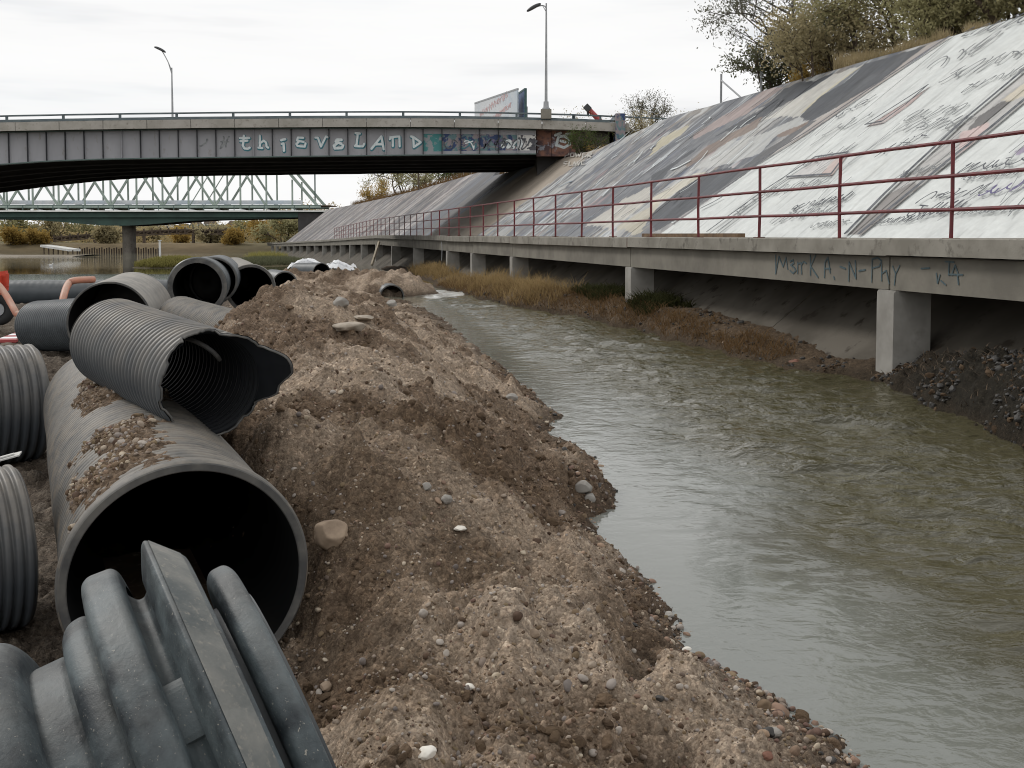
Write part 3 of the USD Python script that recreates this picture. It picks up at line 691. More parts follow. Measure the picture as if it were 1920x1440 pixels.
for a, b in zip(JOINTS[:-1], JOINTS[1:]):
    ds, dz = (.035, .024) if a < 25 else (.055, .03) if a < 45 else (.12, .05) if a < 75 else (.3, .1)
    if b < 8:
        ds, dz = .2, .1
    S = np.linspace(a + .012, b - .012, max(4, int((b - a) / ds)))
    Q = np.linspace(0, 1, int(4.2 / dz))
    Sg, Qg = np.meshgrid(S, Q, indexing='ij')
    zlo = zwalk(Sg) - .06
    Zs = zlo + (top_z(Sg) - zlo) * Qg
    off = (fbm2(Sg, Zs, .35, 3, 111) - .5) * .08
    Pp = slope_pt(Sg, Zs)
    nrm = np.array([-CA * TANB, -SA * TANB, 1]) / math.sqrt(1 + TANB ** 2)
    Pp = Pp + nrm * off[..., None]
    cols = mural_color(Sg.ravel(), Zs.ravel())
    n0, n1 = Pp.shape[:2]
    # turned-down edges give each slab its thickness
    Pp2 = np.concatenate([Pp[:1] - nrm * .12, Pp, Pp[-1:] - nrm * .12], 0)
    Pp2 = np.concatenate([Pp2, Pp2[:, -1:] - nrm * .2], 1)
    C2 = cols.reshape(n0, n1, 3)
    C2 = np.concatenate([C2[:1], C2, C2[-1:]], 0); C2 = np.concatenate([C2, C2[:, -1:]], 1)
    Vv, Ff = grid_mesh(Pp2)
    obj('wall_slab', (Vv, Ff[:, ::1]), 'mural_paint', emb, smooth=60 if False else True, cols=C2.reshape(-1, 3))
# bare lower face below the walkway, down into the river
for a, b in zip(JOINTS[:-1], JOINTS[1:]):
    S = np.linspace(a + .01, b - .01, 9)
    Q = np.linspace(0, 1, 9)
    Sg, Qg = np.meshgrid(S, Q, indexing='ij')
    yy = xy(Sg, toe_t(Sg))[1]
    zlo = zwater(yy) - .95
    Zs = zlo + (zwalk(Sg) - .05 - zlo) * Qg
    Pp = slope_pt(Sg, Zs) - np.array([-CA * TANB, -SA * TANB, 1]) / math.sqrt(1 + TANB ** 2) * .03 + ACROSS * .42
    obj('apron_slab', grid_mesh(Pp), 'apron_concrete', emb, smooth=True)
# painted outlines and scrawls
SDIR = ALONG
WDIR = np.array([CA, SA, TANB]) / math.sqrt(1 + TANB ** 2)
WLEN = math.sqrt(1 + TANB ** 2) / TANB
EX = -SDIR                                       # reads left to right as seen from the river
O0 = slope_pt(np.float64(0.0), np.float64(1.62))
def sw(u, v):
    s_, z_ = on_slope(u, v)
    return (-s_, (z_ - 1.62) * WLEN)
def paint(lines, w, m, name='painted_line', lift=.05):
    obj(name, strokes(lines, w, O0, EX, WDIR, .003, lift), m, emb)
def pl(*pts):
    return [sw(*p) for p in pts]
for name, lines, w, m in [
    ('painted_outline', [pl((1329, 437), (1428, 365), (1530, 298), (1592, 289), (1561, 330), (1478, 335))], .055, 'graffiti_ink'),
    ('painted_outline', [pl((1348, 437), (1440, 368), (1480, 340))], .05, 'graffiti_grey'),
    ('painted_outline', [pl((1590, 441), (1664, 365), (1727, 306), (1818, 222), (1925, 133), (1990, 85))], .085, 'graffiti_ink'),
    ('painted_outline', [pl((1616, 441), (1690, 380), (1727, 350), (1790, 298), (1860, 244), (1925, 190), (1990, 140))], .095, 'graffiti_ink'),
    ('painted_outline', [pl((1625, 237), (1657, 231), (1700, 200), (1742, 163), (1665, 212), (1625, 237))], .05, 'graffiti_ink'),
    ('painted_outline', [pl((1424, 306), (1512, 252), (1640, 165), (1781, 72))], .075, 'graffiti_ink'),
    ('painted_outline', [pl((1311, 387), (1424, 312), (1500, 262))], .03, 'graffiti_grey')]:
    paint(lines, w, m, name)
def scrawl(p0, p1, h, seed, n=None, slant=.25):
    """running handwriting from p0 to p1 (metres on the face)"""
    r = np.random.default_rng(seed)
    p0, p1 = np.array(p0), np.array(p1)
    L = np.linalg.norm(p1 - p0)
    e = (p1 - p0) / L
    f = np.array([-e[1], e[0]])
    out, x = [], 0.0
    while x < L:
        wl = h * r.uniform(.5, 1.0)
        k = r.integers(3, 6)
        tt = np.linspace(0, 1, k * 5)
        ph = r.uniform(0, 6.28)
        px = x + wl * (tt + .22 * np.sin(tt * k * 2.1 + ph))
        py = h * (.5 + .5 * np.sin(tt * k * 1.7 + ph * 2) * r.uniform(.6, 1.0) + .12 * np.sin(tt * 9 + ph))
        px = px + slant * py
        out.append([tuple(p0 + e * a + f * b) for a, b in zip(px, py)])
        if r.random() < .35:
            out.append([tuple(p0 + e * (x + wl * .2) + f * h * r.uniform(.2, 1.1)), tuple(p0 + e * (x + wl * r.uniform(.6, 1.3)) + f * h * r.uniform(.2, 1.1))])
        x += wl * r.uniform(1.0, 1.5)
    return out
SCR = [((1785, 82), (1925, 45), .42, .030, 'graffiti_grey'), ((1725, 145), (1812, 108), .50, .032, 'graffiti_grey'), ((1765, 158), (1925, 108), .40, .030, 'graffiti_grey'), ((1800, 180), (1915, 140), .25, .022, 'graffiti_grey'),
       ((1560, 232), (1630, 196), .40, .024, 'graffiti_grey'), ((1545, 258), (1620, 232), .38, .026, 'graffiti_grey'), ((1690, 232), (1790, 218), .30, .024, 'graffiti_grey'), ((1680, 250), (1790, 244), .30, .024, 'graffiti_grey'),
       ((1640, 300), (1720, 270), .28, .018, 'graffiti_grey'), ((1500, 320), (1580, 292), .3, .02, 'graffiti_grey'), ((1430, 372), (1540, 352), .28, .022, 'graffiti_grey'), ((1380, 410), (1420, 380), .35, .022, 'graffiti_grey'),
       ((1480, 402), (1590, 378), .22, .024, 'graffiti_ink'), ((1440, 425), (1560, 402), .26, .022, 'graffiti_grey'), ((1795, 330), (1925, 312), .20, .022, 'graffiti_ink'), ((1800, 344), (1910, 332), .12, .018, 'graffiti_grey'),
       ((1715, 388), (1830, 372), .24, .022, 'graffiti_ink'), ((1700, 412), (1800, 402), .25, .026, 'graffiti_ink'), ((1840, 372), (1925, 358), .20, .026, 'graffiti_purple'), ((1790, 408), (1900, 402), .12, .016, 'graffiti_grey'),
       ((1640, 425), (1720, 418), .12, .016, 'graffiti_grey'), ((1680, 340), (1760, 322), .2, .018, 'graffiti_grey'), ((1520, 432), (1580, 426), .15, .018, 'graffiti_grey')]
for i, (a, b, h, w, m) in enumerate(SCR):
    paint(scrawl(sw(*a), sw(*b), h * 1.1, 200 + i), w * 1.0, m if i % 4 else 'graffiti_ink', 'painted_scrawl', .045)
for i in range(90):                                   # quick strokes over the older paint
    r = np.random.default_rng(1200 + i)
    a = np.array([-r.uniform(21, 45), r.uniform(.1, 6.2)])
    if -a[0] < 21 + a[1] * 1.1:
        continue
    l, th_ = r.uniform(.25, 1.1), r.normal(1.45, .5)
    b = a + l * np.array([math.cos(th_), math.sin(th_)])
    paint([[tuple(a), tuple((a + b) / 2 + r.normal(size=2) * .08), tuple(b)]], r.uniform(.025, .07), ('graffiti_white', 'graffiti_ink', 'graffiti_grey', 'graffiti_blue')[r.choice(4, p=(.42, .26, .16, .16))], 'painted_scrawl', .044)
for i in range(26):                                   # thin drips and streaks on the white paint
    r = np.random.default_rng(900 + i)
    u = r.uniform(1400, 1900); v = r.uniform(250, 430)
    a = sw(u, v)
    l = r.uniform(.3, 1.4)
    b = (a[0] + l * r.uniform(-.5, .5), a[1] + l)
    paint([[a, ((a[0] + b[0]) / 2 + r.normal() * .05, (a[1] + b[1]) / 2), b]], r.uniform(.008, .018), 'graffiti_grey', 'painted_scrawl', .046)

# ------------------------------------------------------------------ the walkway
walk = thing('riverside_walkway', 'grey concrete walkway on stubby pillars along the foot of the painted wall', 'walkway')
def s_of(y, t):
    return (y - SA * t) / CA
PIL = [3.9, 13.0, 22.2, 32.7, 39.0, 44.2, 54.0] + [54.0 + 9.2 * k for k in range(1, 16)]
PS = [s_of(y, 7.05) for y in PIL]
def W(s, dt, z):
    """point on the walkway: dt metres out from the toe of the wall towards the river (straight part: toe at t = 8.7)"""
    t = toe_t(s) - dt
    x, y = xy(s, t)
    return np.array([x, y, z])
def sweep_box(sa, sb, dt0, dt1, z0, z1, n=4, bevel=.012):
    """box along the walkway between stations sa, sb; z0, z1 below the walkway's level"""
    ring = [(dt0, z0), (dt0 + (bevel if dt1 > dt0 else -bevel), z0), (dt1, z0), (dt1, z1 - bevel), (dt1 - bevel, z1), (dt0, z1)]
    S = np.linspace(sa, sb, n)
    P_ = np.array([[W(s_, a, zwalk(s_) + b) for a, b in ring] for s_ in S])
    k = len(ring)
    Vv = P_.reshape(-1, 3)
    Ff = []
    for i in range(n - 1):
        for j in range(k):
            a, b = i * k + j, i * k + (j + 1) % k
            Ff += [(a, b, b + k), (a, b + k, a + k)]
    for j in range(1, k - 1):
        Ff += [(0, j + 1, j), ((n - 1) * k, (n - 1) * k + j, (n - 1) * k + j + 1)]
    m = trimesh.Trimesh(Vv, np.array(Ff), process=False)
    m.fix_normals()
    return m
ends = [-6.0] + PS[1:] + [PS[-1] + 9.2]
rr = np.random.default_rng(5)
for i, (a, b) in enumerate(zip(ends[:-1], ends[1:])):
    dz = rr.uniform(-.012, .014)
    g = .02 if i else 0
    obj('walkway_slab', sweep_box(a + g - .12, b - g - .12, -.05, 1.72 + rr.uniform(-.012, .012), -.165 + dz, .03 + dz), 'concrete_slab', walk)
    obj('edge_beam', sweep_box(a + .018, b - .018, 1.25, 1.60, -.56, -.17), 'concrete', walk)
    if i:
        obj('joint_strip', sweep_box(a - .135, a - .105, .3, 1.715, -.16, .02), 'rust', walk)
for s_, y_ in zip(PS, PIL):
    o = W(s_, 1.65, 0)
    zt, zb = zwalk(s_) - .565, zwater(y_) - .5
    b_ = bevel_box(.36, .48, zt - zb, .03)
    obj('pillar', framed(b_, (o + ACROSS * .24)[:2].tolist() + [(zt + zb) / 2], ALONG, -ACROSS, UP), 'concrete_pale', walk)
rail = thing('walkway_railing', 'dark red three-bar pipe railing along the walkway edge', 'railing')
s1 = s_of(11.86, 7.085)
post_s = [s1 + 2.35 * k for k in range(-6, 42)]
for s_ in post_s:
    z0 = zwalk(s_)
    lean_ = rr.normal() * .008
    obj('post', tube([W(s_, 1.6, z0 - .02), W(s_, 1.6, z0 + .5) + ACROSS * lean_, W(s_, 1.6, z0 + 1.055)], .022, 8), 'rail_paint', rail, smooth=40)
    if s_ < 45:
        obj('base_plate', framed(trimesh.creation.box((.13, .13, .014)), W(s_, 1.6, z0 + .036), ALONG, -ACROSS, UP), 'rust', rail)
for nm, h in (('top_bar', 1.06), ('middle_bar', .70), ('lower_bar', .345)):
    obj(nm, tube([W(s_, 1.6, zwalk(s_) + h + (.004 * math.sin(s_ * 1.7))) for s_ in np.arange(post_s[0], post_s[-1] + .01, 1.175)], .021, 8), 'rail_paint', rail, smooth=40)
# the words on the edge beam, on its river face
def beam_words(items, m, w=.022):
    o = W(np.float64(0.0), 1.604, 0)
    left = [sg.LineString(l) for l in items]
    while left:                                            # strokes that touch make one letter
        g = [left.pop(0)]
        k = 0
        while k < len(left):
            if any(left[k].distance(q) < w * 1.2 for q in g):
                g.append(left.pop(k)); k = 0
            else:
                k += 1
        obj('painted_letter', strokes([list(q.coords) for q in g], w, o, -ALONG, UP, .003, .001), m, walk)
def uz(u, v):
    """pixel -> (distance along the beam reading left to right, height) on the beam's face"""
    d = ray(u, v)
    ds_, dt_ = st(d[0], d[1])
    k = 7.096 / dt_
    p = EYE + d * k
    return (-st(p[0], p[1])[0], p[2])
def zp(*pts):                               # points of the enlarged lettering (420 x 110 px crop shown 1920 wide)
    return [uz(1430 + a * 420 / 1920, 450 + b * 420 / 1920) for a, b in pts]
beam_words([zp((112, 130), (112, 290)), zp((112, 290), (140, 140), (175, 230), (200, 150), (215, 250)),
            zp((235, 185), (262, 172), (268, 200), (240, 215), (270, 235), (285, 262), (262, 285), (235, 262)), zp((300, 190), (300, 285)), zp((300, 205), (330, 195), (335, 290)),
            zp((335, 210), (350, 185), (375, 200)), zp((410, 130), (410, 300)), zp((455, 130), (412, 225), (475, 320)),
            zp((530, 320), (535, 190), (560, 150), (580, 280)), zp((535, 245), (580, 245)), zp((610, 315), (616, 335)), zp((665, 228), (710, 245)),
            zp((738, 350), (742, 190), (800, 330), (795, 180)), zp((825, 265), (880, 255))], 'beam_teal', .022)
beam_words([zp((935, 360), (940, 165), (985, 150), (1020, 180), (1000, 225), (945, 240)), zp((1020, 200), (1020, 350)), zp((1020, 290), (1060, 260), (1085, 375)),
            zp((1115, 225), (1140, 290), (1175, 220)), zp((1140, 290), (1130, 385)),
            zp((1360, 245), (1430, 240)), zp((1490, 285), (1500, 370), (1520, 300)), zp((1530, 350), (1570, 385)), zp((1565, 185), (1640, 190)), zp((1600, 190), (1595, 300)),
            zp((1620, 300), (1650, 215), (1680, 300)), zp((1600, 295), (1715, 298)), zp((1670, 300), (1680, 380))], 'beam_teal', .018)
# ------------------------------------------------------------------ the road bridge
YB0, YB1 = 50.0, 63.0
def crown(x):
    x = np.asarray(x, float)
    return -.0006 * np.minimum(x + 5, 0) ** 2 - .0022 * np.maximum(x + 5, 0) ** 2
def girder_bottom(x):
    return np.interp(x, [-48, -40, -36, -29, -26, -23, -20.5, -18, -12, -8, 0, 8], [3.9, 3.35, 3.3, 4.05, 4.45, 4.76, 4.93, 5.02, 5.10, 5.15, 5.24, 5.28])
rb = thing('road_bridge', 'grey steel girder road bridge with painted lettering crossing the channel', 'bridge')
XG0, XG1, PAN = -45.0, 1.07, .835
npan = int((XG1 - XG0) / PAN)
for i in range(npan):
    x1 = XG1 - i * PAN; x0 = x1 - PAN
    zt0, zt1 = 6.38 + crown(x0), 6.38 + crown(x1)
    b0, b1 = girder_bottom(x0) + .05, girder_bottom(x1) + .05
    g = .004
    Pq = np.array([[x0 + g, b0], [x1 - g, b1], [x1 - g, zt1], [x0 + g, zt0]])
    m = trimesh.creation.extrude_polygon(sg.Polygon(Pq), .03, engine='earcut')
    mm = 'steel_grey'
    if i in (0,): mm = 'graffiti_blackwhite'
    elif i in (1,): mm = 'graffiti_multi'
    elif i in (2, 3, 4): mm = 'graffiti_multi'
    elif i == 5: mm = 'graffiti_tealpanel'
    obj('girder_panel', framed(m, (0, YB0 + .03, 0), (1, 0, 0), (0, 0, 1), (0, -1, 0)), mm, rb)
    if mm != 'steel_grey':       # grey steel still shows as a frame round the paint
        obj('panel_edge', bx((x0 + x1) / 2, YB0 - .006, zt0 - .11, PAN - .01, .012, .22), 'steel_grey', rb)
        obj('panel_edge', bx((x0 + x1) / 2, YB0 - .006, b0 + .07, PAN - .01, .012, .14), 'steel_grey', rb)
    st_ = bx(x0, YB0 - .05, (zt0 + b0) / 2, .028, .10, zt0 - b0 - .01)
    obj('stiffener', st_, 'steel_dark' if i % 7 else 'steel_grey', rb)
def strip(z_of, y0, y1, zlo, zhi, x0, x1, n=60):
    """long box along x whose top and bottom follow z_of"""
    xs = np.linspace(x0, x1, n)
    z = z_of(xs)
    ring = [(y0, zlo), (y1, zlo), (y1, zhi), (y0, zhi)]
    P_ = np.stack([np.stack([xs, np.full(n, a), z + b], 1) for a, b in ring], 1)
    Vv = P_.reshape(-1, 3); Ff = []
    for i in range(n - 1):
        for j in range(4):
            a, b = i * 4 + j, i * 4 + (j + 1) % 4
            Ff += [(a, b + 4, b), (a, a + 4, b + 4)]
    Ff += [(0, 1, 2), (0, 2, 3), (4 * n - 4, 4 * n - 2, 4 * n - 3), (4 * n - 4, 4 * n - 1, 4 * n - 2)]
    m = trimesh.Trimesh(Vv, np.array(Ff), process=False); m.fix_normals()
    return m
obj('bottom_flange', strip(girder_bottom, YB0 - .16, YB0 + .2, 0, .045, XG0, XG1), 'steel_green', rb)
obj('top_flange', strip(crown, YB0 - .13, YB0 + .2, 6.38, 6.42, XG0, XG1), 'steel_green', rb)
for yg in np.linspace(YB0 + 2.6, YB1, 5):
    xs = np.linspace(XG0, 3.0 if yg > 52 else XG1, 60)
    Pq = [(a, b) for a, b in zip(xs, girder_bottom(xs))] + [(a, 6.40 + crown(a)) for a in xs[::-1]]
    m = trimesh.creation.extrude_polygon(sg.Polygon(Pq), .03, engine='earcut')
    obj('inner_girder', cat([framed(m, (0, yg, 0), (1, 0, 0), (0, 0, 1), (0, -1, 0)), strip(girder_bottom, yg - .18, yg + .18, -.05, -.004, XG0, xs[-1])]), 'underside_shade', rb)
for x_ in np.arange(-42, 1, 3.34):
    obj('cross_frame', bx(x_, (YB0 + YB1) / 2, 5.75 + crown(x_), .12, 12.6, .5), 'underside_shade', rb)
obj('deck', strip(crown, YB0 - .25, YB1 + .45, 6.44, 6.66, XG0, 5.2), 'concrete_dark', rb)
fx = np.arange(XG0, 4.4, 1.93)
for a in fx:
    obj('fascia_block', strip(crown, YB0 - .42, YB0 - .256, 6.425, 6.80 + rr.uniform(-.004, .004), a + .012, a + 1.918, 6), 'fascia_concrete', rb)
obj('curb', strip(crown, YB0 - .40, YB0 + .2, 6.804, 6.88, XG0, 4.3), 'rail_steel', rb)
for nm, zz_ in (('top_rail', 7.10), ('lower_rail', 6.90)):
    obj(nm, strip(crown, YB0 - .25, YB0 - .14, zz_ - .03, zz_ + .035, XG0, 7.6 if nm == 'top_rail' else 5.0), 'rail_steel', rb)
for k in range(20):
    x_ = -2.3 + 2.5 * (k - 17) + (0)
    if x_ < 5:
        obj('rail_post', bx(x_, YB0 - .195, 6.97 + float(crown(x_)), .10, .08, .22), 'rail_steel', rb)
for x_ in (2.75, 3.9, 4.9):
    obj('rail_post', bx(x_, YB0 - .195, 6.97 + float(crown(x_)), .09, .08, .22), 'rail_steel', rb)
obj('far_rail', strip(crown, YB1 + .2, YB1 + .3, 7.08, 7.14, XG0, 6.0), 'rail_steel', rb)
# pier out to the left, end diaphragm and wing wall at the right
obj('pier', cat([bx(-36.5, (YB0 + YB1) / 2, .9, 1.2, 12.2, 4.6)]), 'concrete', rb)
obj('abutment', bx(4.6, YB0 + 7.5, 5.2, 6.9, 12.4, 2.4), 'underside_shade', rb)  # coloured dark for the shadow where the girder meets the slope
for x0, x1, mm in ((1.10, 1.75, 'graffiti_red'), (1.77, 2.85, 'graffiti_red'), (2.87, 4.35, 'concrete_dark')):
    obj('diaphragm', bx((x0 + x1) / 2, YB0 + .55, 5.80, x1 - x0, .3, 1.2), mm, rb)
obj('painted_face', strokes([[(0, 0), (.1, .38), (.35, .42), (.55, .3), (.6, .05), (.35, -.1), (.05, 0)], [(.2, .2), (.4, .15)], [(-.05, .45), (.2, .55)], [(.45, .5), (.62, .52)]], .12, (1.98, YB0 + .39, 5.68), (1, 0, 0), (0, 0, 1), .004), 'graffiti_white', rb)
obj('wing_wall', cat([bx(4.75, YB0 + 1.5, 6.05, .42, 4.2, 1.9)]), 'graffiti_multi', rb)
obj('lamp_pedestal', bevel_box(.46, .5, .42, .04).apply_translation((1.5, YB0 - .33, 6.98)), 'concrete', rb)
# the lettering, one letter to a panel
def P0(i):
    return XG1 - PAN * i - PAN     # left edge of panel i counted from the right
LET = {
    't': [[(.30, .95), (.30, .30), (.38, .12), (.60, .10), (.66, .2)], [(.08, .80), (.62, .80)], [(.12, .62), (.5, .64)]],
    'h': [[(.22, .95), (.20, .10)], [(.22, .45), (.45, .60), (.58, .50), (.60, .20), (.72, .12)], [(.12, .12), (.34, .12)]],
    'i': [[(.34, .62), (.42, .62), (.44, .05)], [(.26, .9), (.5, .96)]],
    'E': [[(.55, .86), (.28, .88), (.20, .70), (.55, .60)], [(.30, .58), (.12, .40), (.20, .24), (.62, .26), (.66, .46)]],
    'V': [[(.08, .88), (.22, .86), (.40, .25), (.62, .92), (.72, .9)]],
    'L': [[(.30, 1.0), (.32, .30), (.20, .18), (.66, .20), (.70, .34)], [(.2, 1.0), (.42, 1.0)]],
    'A': [[(.10, .12), (.42, 1.0), (.72, .14)], [(.25, .45), (.60, .45)]],
    'n': [[(.16, .86), (.68, .92), (.66, .25)], [(.30, .86), (.26, .30)], [(.1, .72), (.2, .86)]],
    'D': [[(.28, .95), (.70, .58), (.34, .18), (.28, .95)], [(.18, .98), (.30, .92)]]}
for k, ch in enumerate('thiEVELAnD'):
    o = np.array([P0(15 - k) + .12, YB0 - .002, 5.43 + .0 + .05 * math.sin(k * 2.3)])
    rj = np.random.default_rng(70 + k)                  # sprayed by hand: no two letters of one size or slant
    kx_, ky_, sl_ = rj.uniform(.70, .86), rj.uniform(.56, .70), rj.normal() * .07
    L_ = [[(a * kx_ + sl_ * b + rj.normal() * .012, b * ky_ + rj.normal() * .012) for a, b in l] for l in LET[ch]]
    lt = obj('letter', strokes(L_, rj.uniform(.09, .12), o, (1, 0, 0), (0, 0, 1), .004, .007), 'graffiti_white', rb)
    obj('letter_edge', strokes(L_, .165, o + [.015, 0, -.03], (1, 0, 0), (0, 0, 1), .004, .001), 'graffiti_teal', lt)
for i, sd in ((16, 1), (17, 2)):                        # two buffed-out letters
    obj('letter', strokes(scrawl((0, 0), (.35, 0), .45, sd), .07, (P0(i) + .15, YB0 - .002, 5.55), (1, 0, 0), (0, 0, 1), .004, .001), 'graffiti_grey', rb)
for i, sd, mm in ((1, 11, 'graffiti_ink'), (2, 12, 'graffiti_ink'), (3, 13, 'graffiti_teal'), (4, 14, 'graffiti_ink'), (1, 15, 'graffiti_white'), (0, 16, 'graffiti_ink'), (3, 17, 'graffiti_white'), (2, 18, 'graffiti_purple')):
    obj('painted_scrawl', strokes(scrawl((0, 0), (.5, 0), .5, sd), .05 if sd != 15 else .12, (P0(i) + .12, YB0 - .002, 5.46), (1, 0, 0), (0, 0, 1), .004, .004 + .005 * (sd % 3)), mm, rb)
# pale words on the bare concrete by the bridge
def on_face_words(lines, w, m):
    for l in lines:
        paint([l], w, m, 'painted_letter', .05)
def fw(*pts):
    return [sw(1030 + a / 16.0, 270 + b / 16.0) for a, b in pts]
on_face_words([fw((490, 430), (510, 300), (600, 290), (610, 350), (510, 370)), fw((660, 400), (660, 300), (760, 300), (760, 400), (660, 400)), fw((800, 290), (840, 410), (890, 330), (930, 410), (970, 290)),
               fw((1120, 300), (1020, 300), (1020, 420), (1120, 420)), fw((1020, 360), (1090, 360)), fw((1180, 430), (1180, 300), (1280, 310), (1280, 360), (1180, 360), (1290, 430)),
               fw((560, 560), (470, 560), (450, 610), (540, 630), (440, 680)), fw((620, 560), (610, 670), (690, 670)), fw((720, 680), (770, 560), (830, 680)), fw((860, 560), (900, 670), (950, 560)), fw((1080, 540), (990, 540), (990, 640), (1080, 640))], .055, 'graffiti_faint')

# ------------------------------------------------------------------ the street lamps on the bridge
def lamp(base, top, head, label, r=.10):
    t_ = thing('street_lamp', label, 'street lamp', None, base)
    H = top - base[2]
    obj('base_plate', cat([bx(0, 0, .03, .34, .34, .06), tube([(0, 0, .05), (0, 0, .35)], [.13, .11], 12)]), 'pole_steel', t_)
    obj('pole', tube([(0, 0, .05), (0, 0, H * .5), (0, 0, H)], [r, r * .75, r * .48], 12), 'pole_steel', t_, smooth=40)
    hx, hy, hz = np.array(head) - np.array(base)
    ar_ = obj('arm', tube(bez((0, 0, H - .25), (hx * .12, 0, H + (hz - H) * .1), (hx * .45, hy * .5, H + (hz - H) * .55), (hx * .9, hy, hz), 12), r * .36, 8), 'pole_steel', t_, smooth=40)
    obj('arm_brace', tube([(0, 0, H - .38), (hx * .28, hy * .2, H + (hz - H) * .30 - .06)], r * .25, 6), 'pole_steel', t_)
    hd = trimesh.creation.icosphere(2); hd.apply_scale((.36, .15, .10))
    hd.vertices[:, 2] = np.maximum(hd.vertices[:, 2], -.045)
    hd.apply_transform(trimesh.transformations.rotation_matrix(.45 if hz > H else -.5, (0, 1, 0)))
    hd.apply_translation((hx, hy, hz))
    obj('lamp_head', hd, 'lamp_dark', ar_, smooth=40)
p_, h_ = at(322, 127, 62.6), at(300, 93, 62.6)
lamp((p_[0], 62.6, 6.6), p_[2], h_, 'slim street lamp with a raised arm at the far side of the road bridge, left', .075)
p_, h_ = at(1020, 6, YB0 - .33), at(1001, 14, YB0 - .33)
lamp((1.5, YB0 - .33, 7.19), p_[2], h_, 'tall street lamp on the concrete pedestal at the right end of the road bridge', .068)

# ------------------------------------------------------------------ green bridge and truss bridge behind
YG = 190.0
gb = thing('green_girder_bridge', 'low dark green girder bridge with white edge on a single round-nosed pier', 'bridge')
xr_ = (604 - 960) / 2100 * YG
pier_x = at(231, 440, YG + 3)[0]
def gbot(x):
    return 4.60 - 1.35 * np.exp(-((x - pier_x) / 11.0) ** 2) * 0.85 - .9 * sm(x, -100, -118) + .25 * sm(x, -46, -33)
flat = lambda x: np.zeros_like(np.asarray(x, float))
obj('deck_edge', strip(flat, YG - .5, YG + 12.5, 5.52, 5.80, -125, xr_ + 2), 'white_trim', gb)
obj('girder_web', strip(flat, YG + .2, YG + .5, 4.62, 5.515, -125, xr_), 'girder_green', gb)
xs = np.linspace(-125, xr_ - 1, 90)
for yg in (YG + 1.2, YG + 4.5, YG + 8, YG + 11.5):
    Pq = [(a, b) for a, b in zip(xs, gbot(xs) - .25)] + [(xs[-1], 5.5), (xs[0], 5.5)]
    m = trimesh.creation.extrude_polygon(sg.Polygon(Pq), .4, engine='earcut')
    obj('haunched_beam', framed(m, (0, yg, 0), (1, 0, 0), (0, 0, 1), (0, -1, 0)), 'girder_green' if yg < YG + 2 else 'underside_shade', gb)
pm = trimesh.creation.extrude_polygon(sg.LineString([(0, -.9), (0, .9)]).buffer(.85, quad_segs=6), 6.2)
pm.apply_translation((pier_x, YG + 6, -2.6))
obj('pier', pm, 'concrete_dark', gb, smooth=40)
obj('pier_cap', bx(pier_x, YG + 6, 3.55, 1.75, 4.2, .9), 'concrete_dark', gb)
abx = at(545, 420, YG + 3)[0]
obj('abutment', bx(xr_ - 1.5, YG + 6, 3.2, 5.0, 12, 4.4), 'underside_shade', gb)
for k in range(34):
    x_ = xr_ - 2 - k * 2.55
    obj('rail_post', bx(x_, YG - .2, 6.2, .12, .12, .9), 'steel_green', gb)
obj('top_rail', bx(-80, YG - .2, 6.62, 2 * (80 + xr_), .14, .12), 'steel_green', gb)
obj('middle_rail', bx(-80, YG - .2, 6.2, 2 * (80 + xr_), .08, .08), 'steel_green', gb)
tb = thing('truss_bridge', 'pale green steel truss bridge with crossed diagonals behind the girder bridges', 'bridge')
YT = 197.0
xe = at(597, 388, YT)[0]
PT, HT = 4.55, 7.2
for yt in (YT, YT + 9.0):
    off = 0 if yt == YT else .0
    N = 18
    xb = xe - np.arange(N + 1) * PT
    zb_, zt_ = 6.55, 6.55 + HT
    obj('bottom_chord', bar((xb[-1], yt, zb_), (xb[0] + .4, yt, zb_), .35, .45), 'truss_green', tb)
    obj('top_chord', bar((xb[-1], yt, zt_), (xb[1] - PT * .35, yt, zt_), .40, .45), 'truss_green', tb)
    obj('end_post', bar((xb[0], yt, zb_), (xb[1] - PT * .35, yt, zt_), .42, .48), 'truss_green', tb)
    for k in range(1, N):
        obj('vertical', bar((xb[k], yt, zb_), (xb[k], yt, zt_ if k > 1 else zb_ + HT * .66), .26, .30), 'truss_green', tb)
        if k > 1:
            a, b = (xb[k], zb_), (xb[k + 1], zt_)
            if k % 2:
                a, b = (xb[k], zt_), (xb[k + 1], zb_)
            obj('diagonal', bar((a[0], yt, a[1]), (b[0], yt, b[1]), .34, .34), 'truss_green', tb)
            if k % 9 == 4:
                obj('diagonal', bar((xb[k], yt + .25, zb_ if k % 2 else zt_), (xb[k + 1], yt + .25, zt_ if k % 2 else zb_), .12, .16), 'truss_green', tb)
for k in range(1, 18):
    obj('floor_beam', bx(xe - k * PT, YT + 4.5, 6.35, .35, 9.4, .5), 'truss_green', tb)
    obj('sway_strut', bx(xe - k * PT, YT + 4.5, 6.55 + HT - .1, .2, 9, .25), 'truss_green', tb)
obj('deck', bx(xe - 45, YT + 4.5, 6.78, 94, 8.2, .16), 'timber_brown', tb)
obj('side_panel', bx(xe - 48, YT + 1.2, 7.35, 90, .05, .75), 'board_white', tb)
obj('portal_pole', tube([(at(591, 390, 200)[0], 200, 6.3), (at(591, 390, 200)[0], 200, 12.5)], .14, 6), 'steel_green', tb)
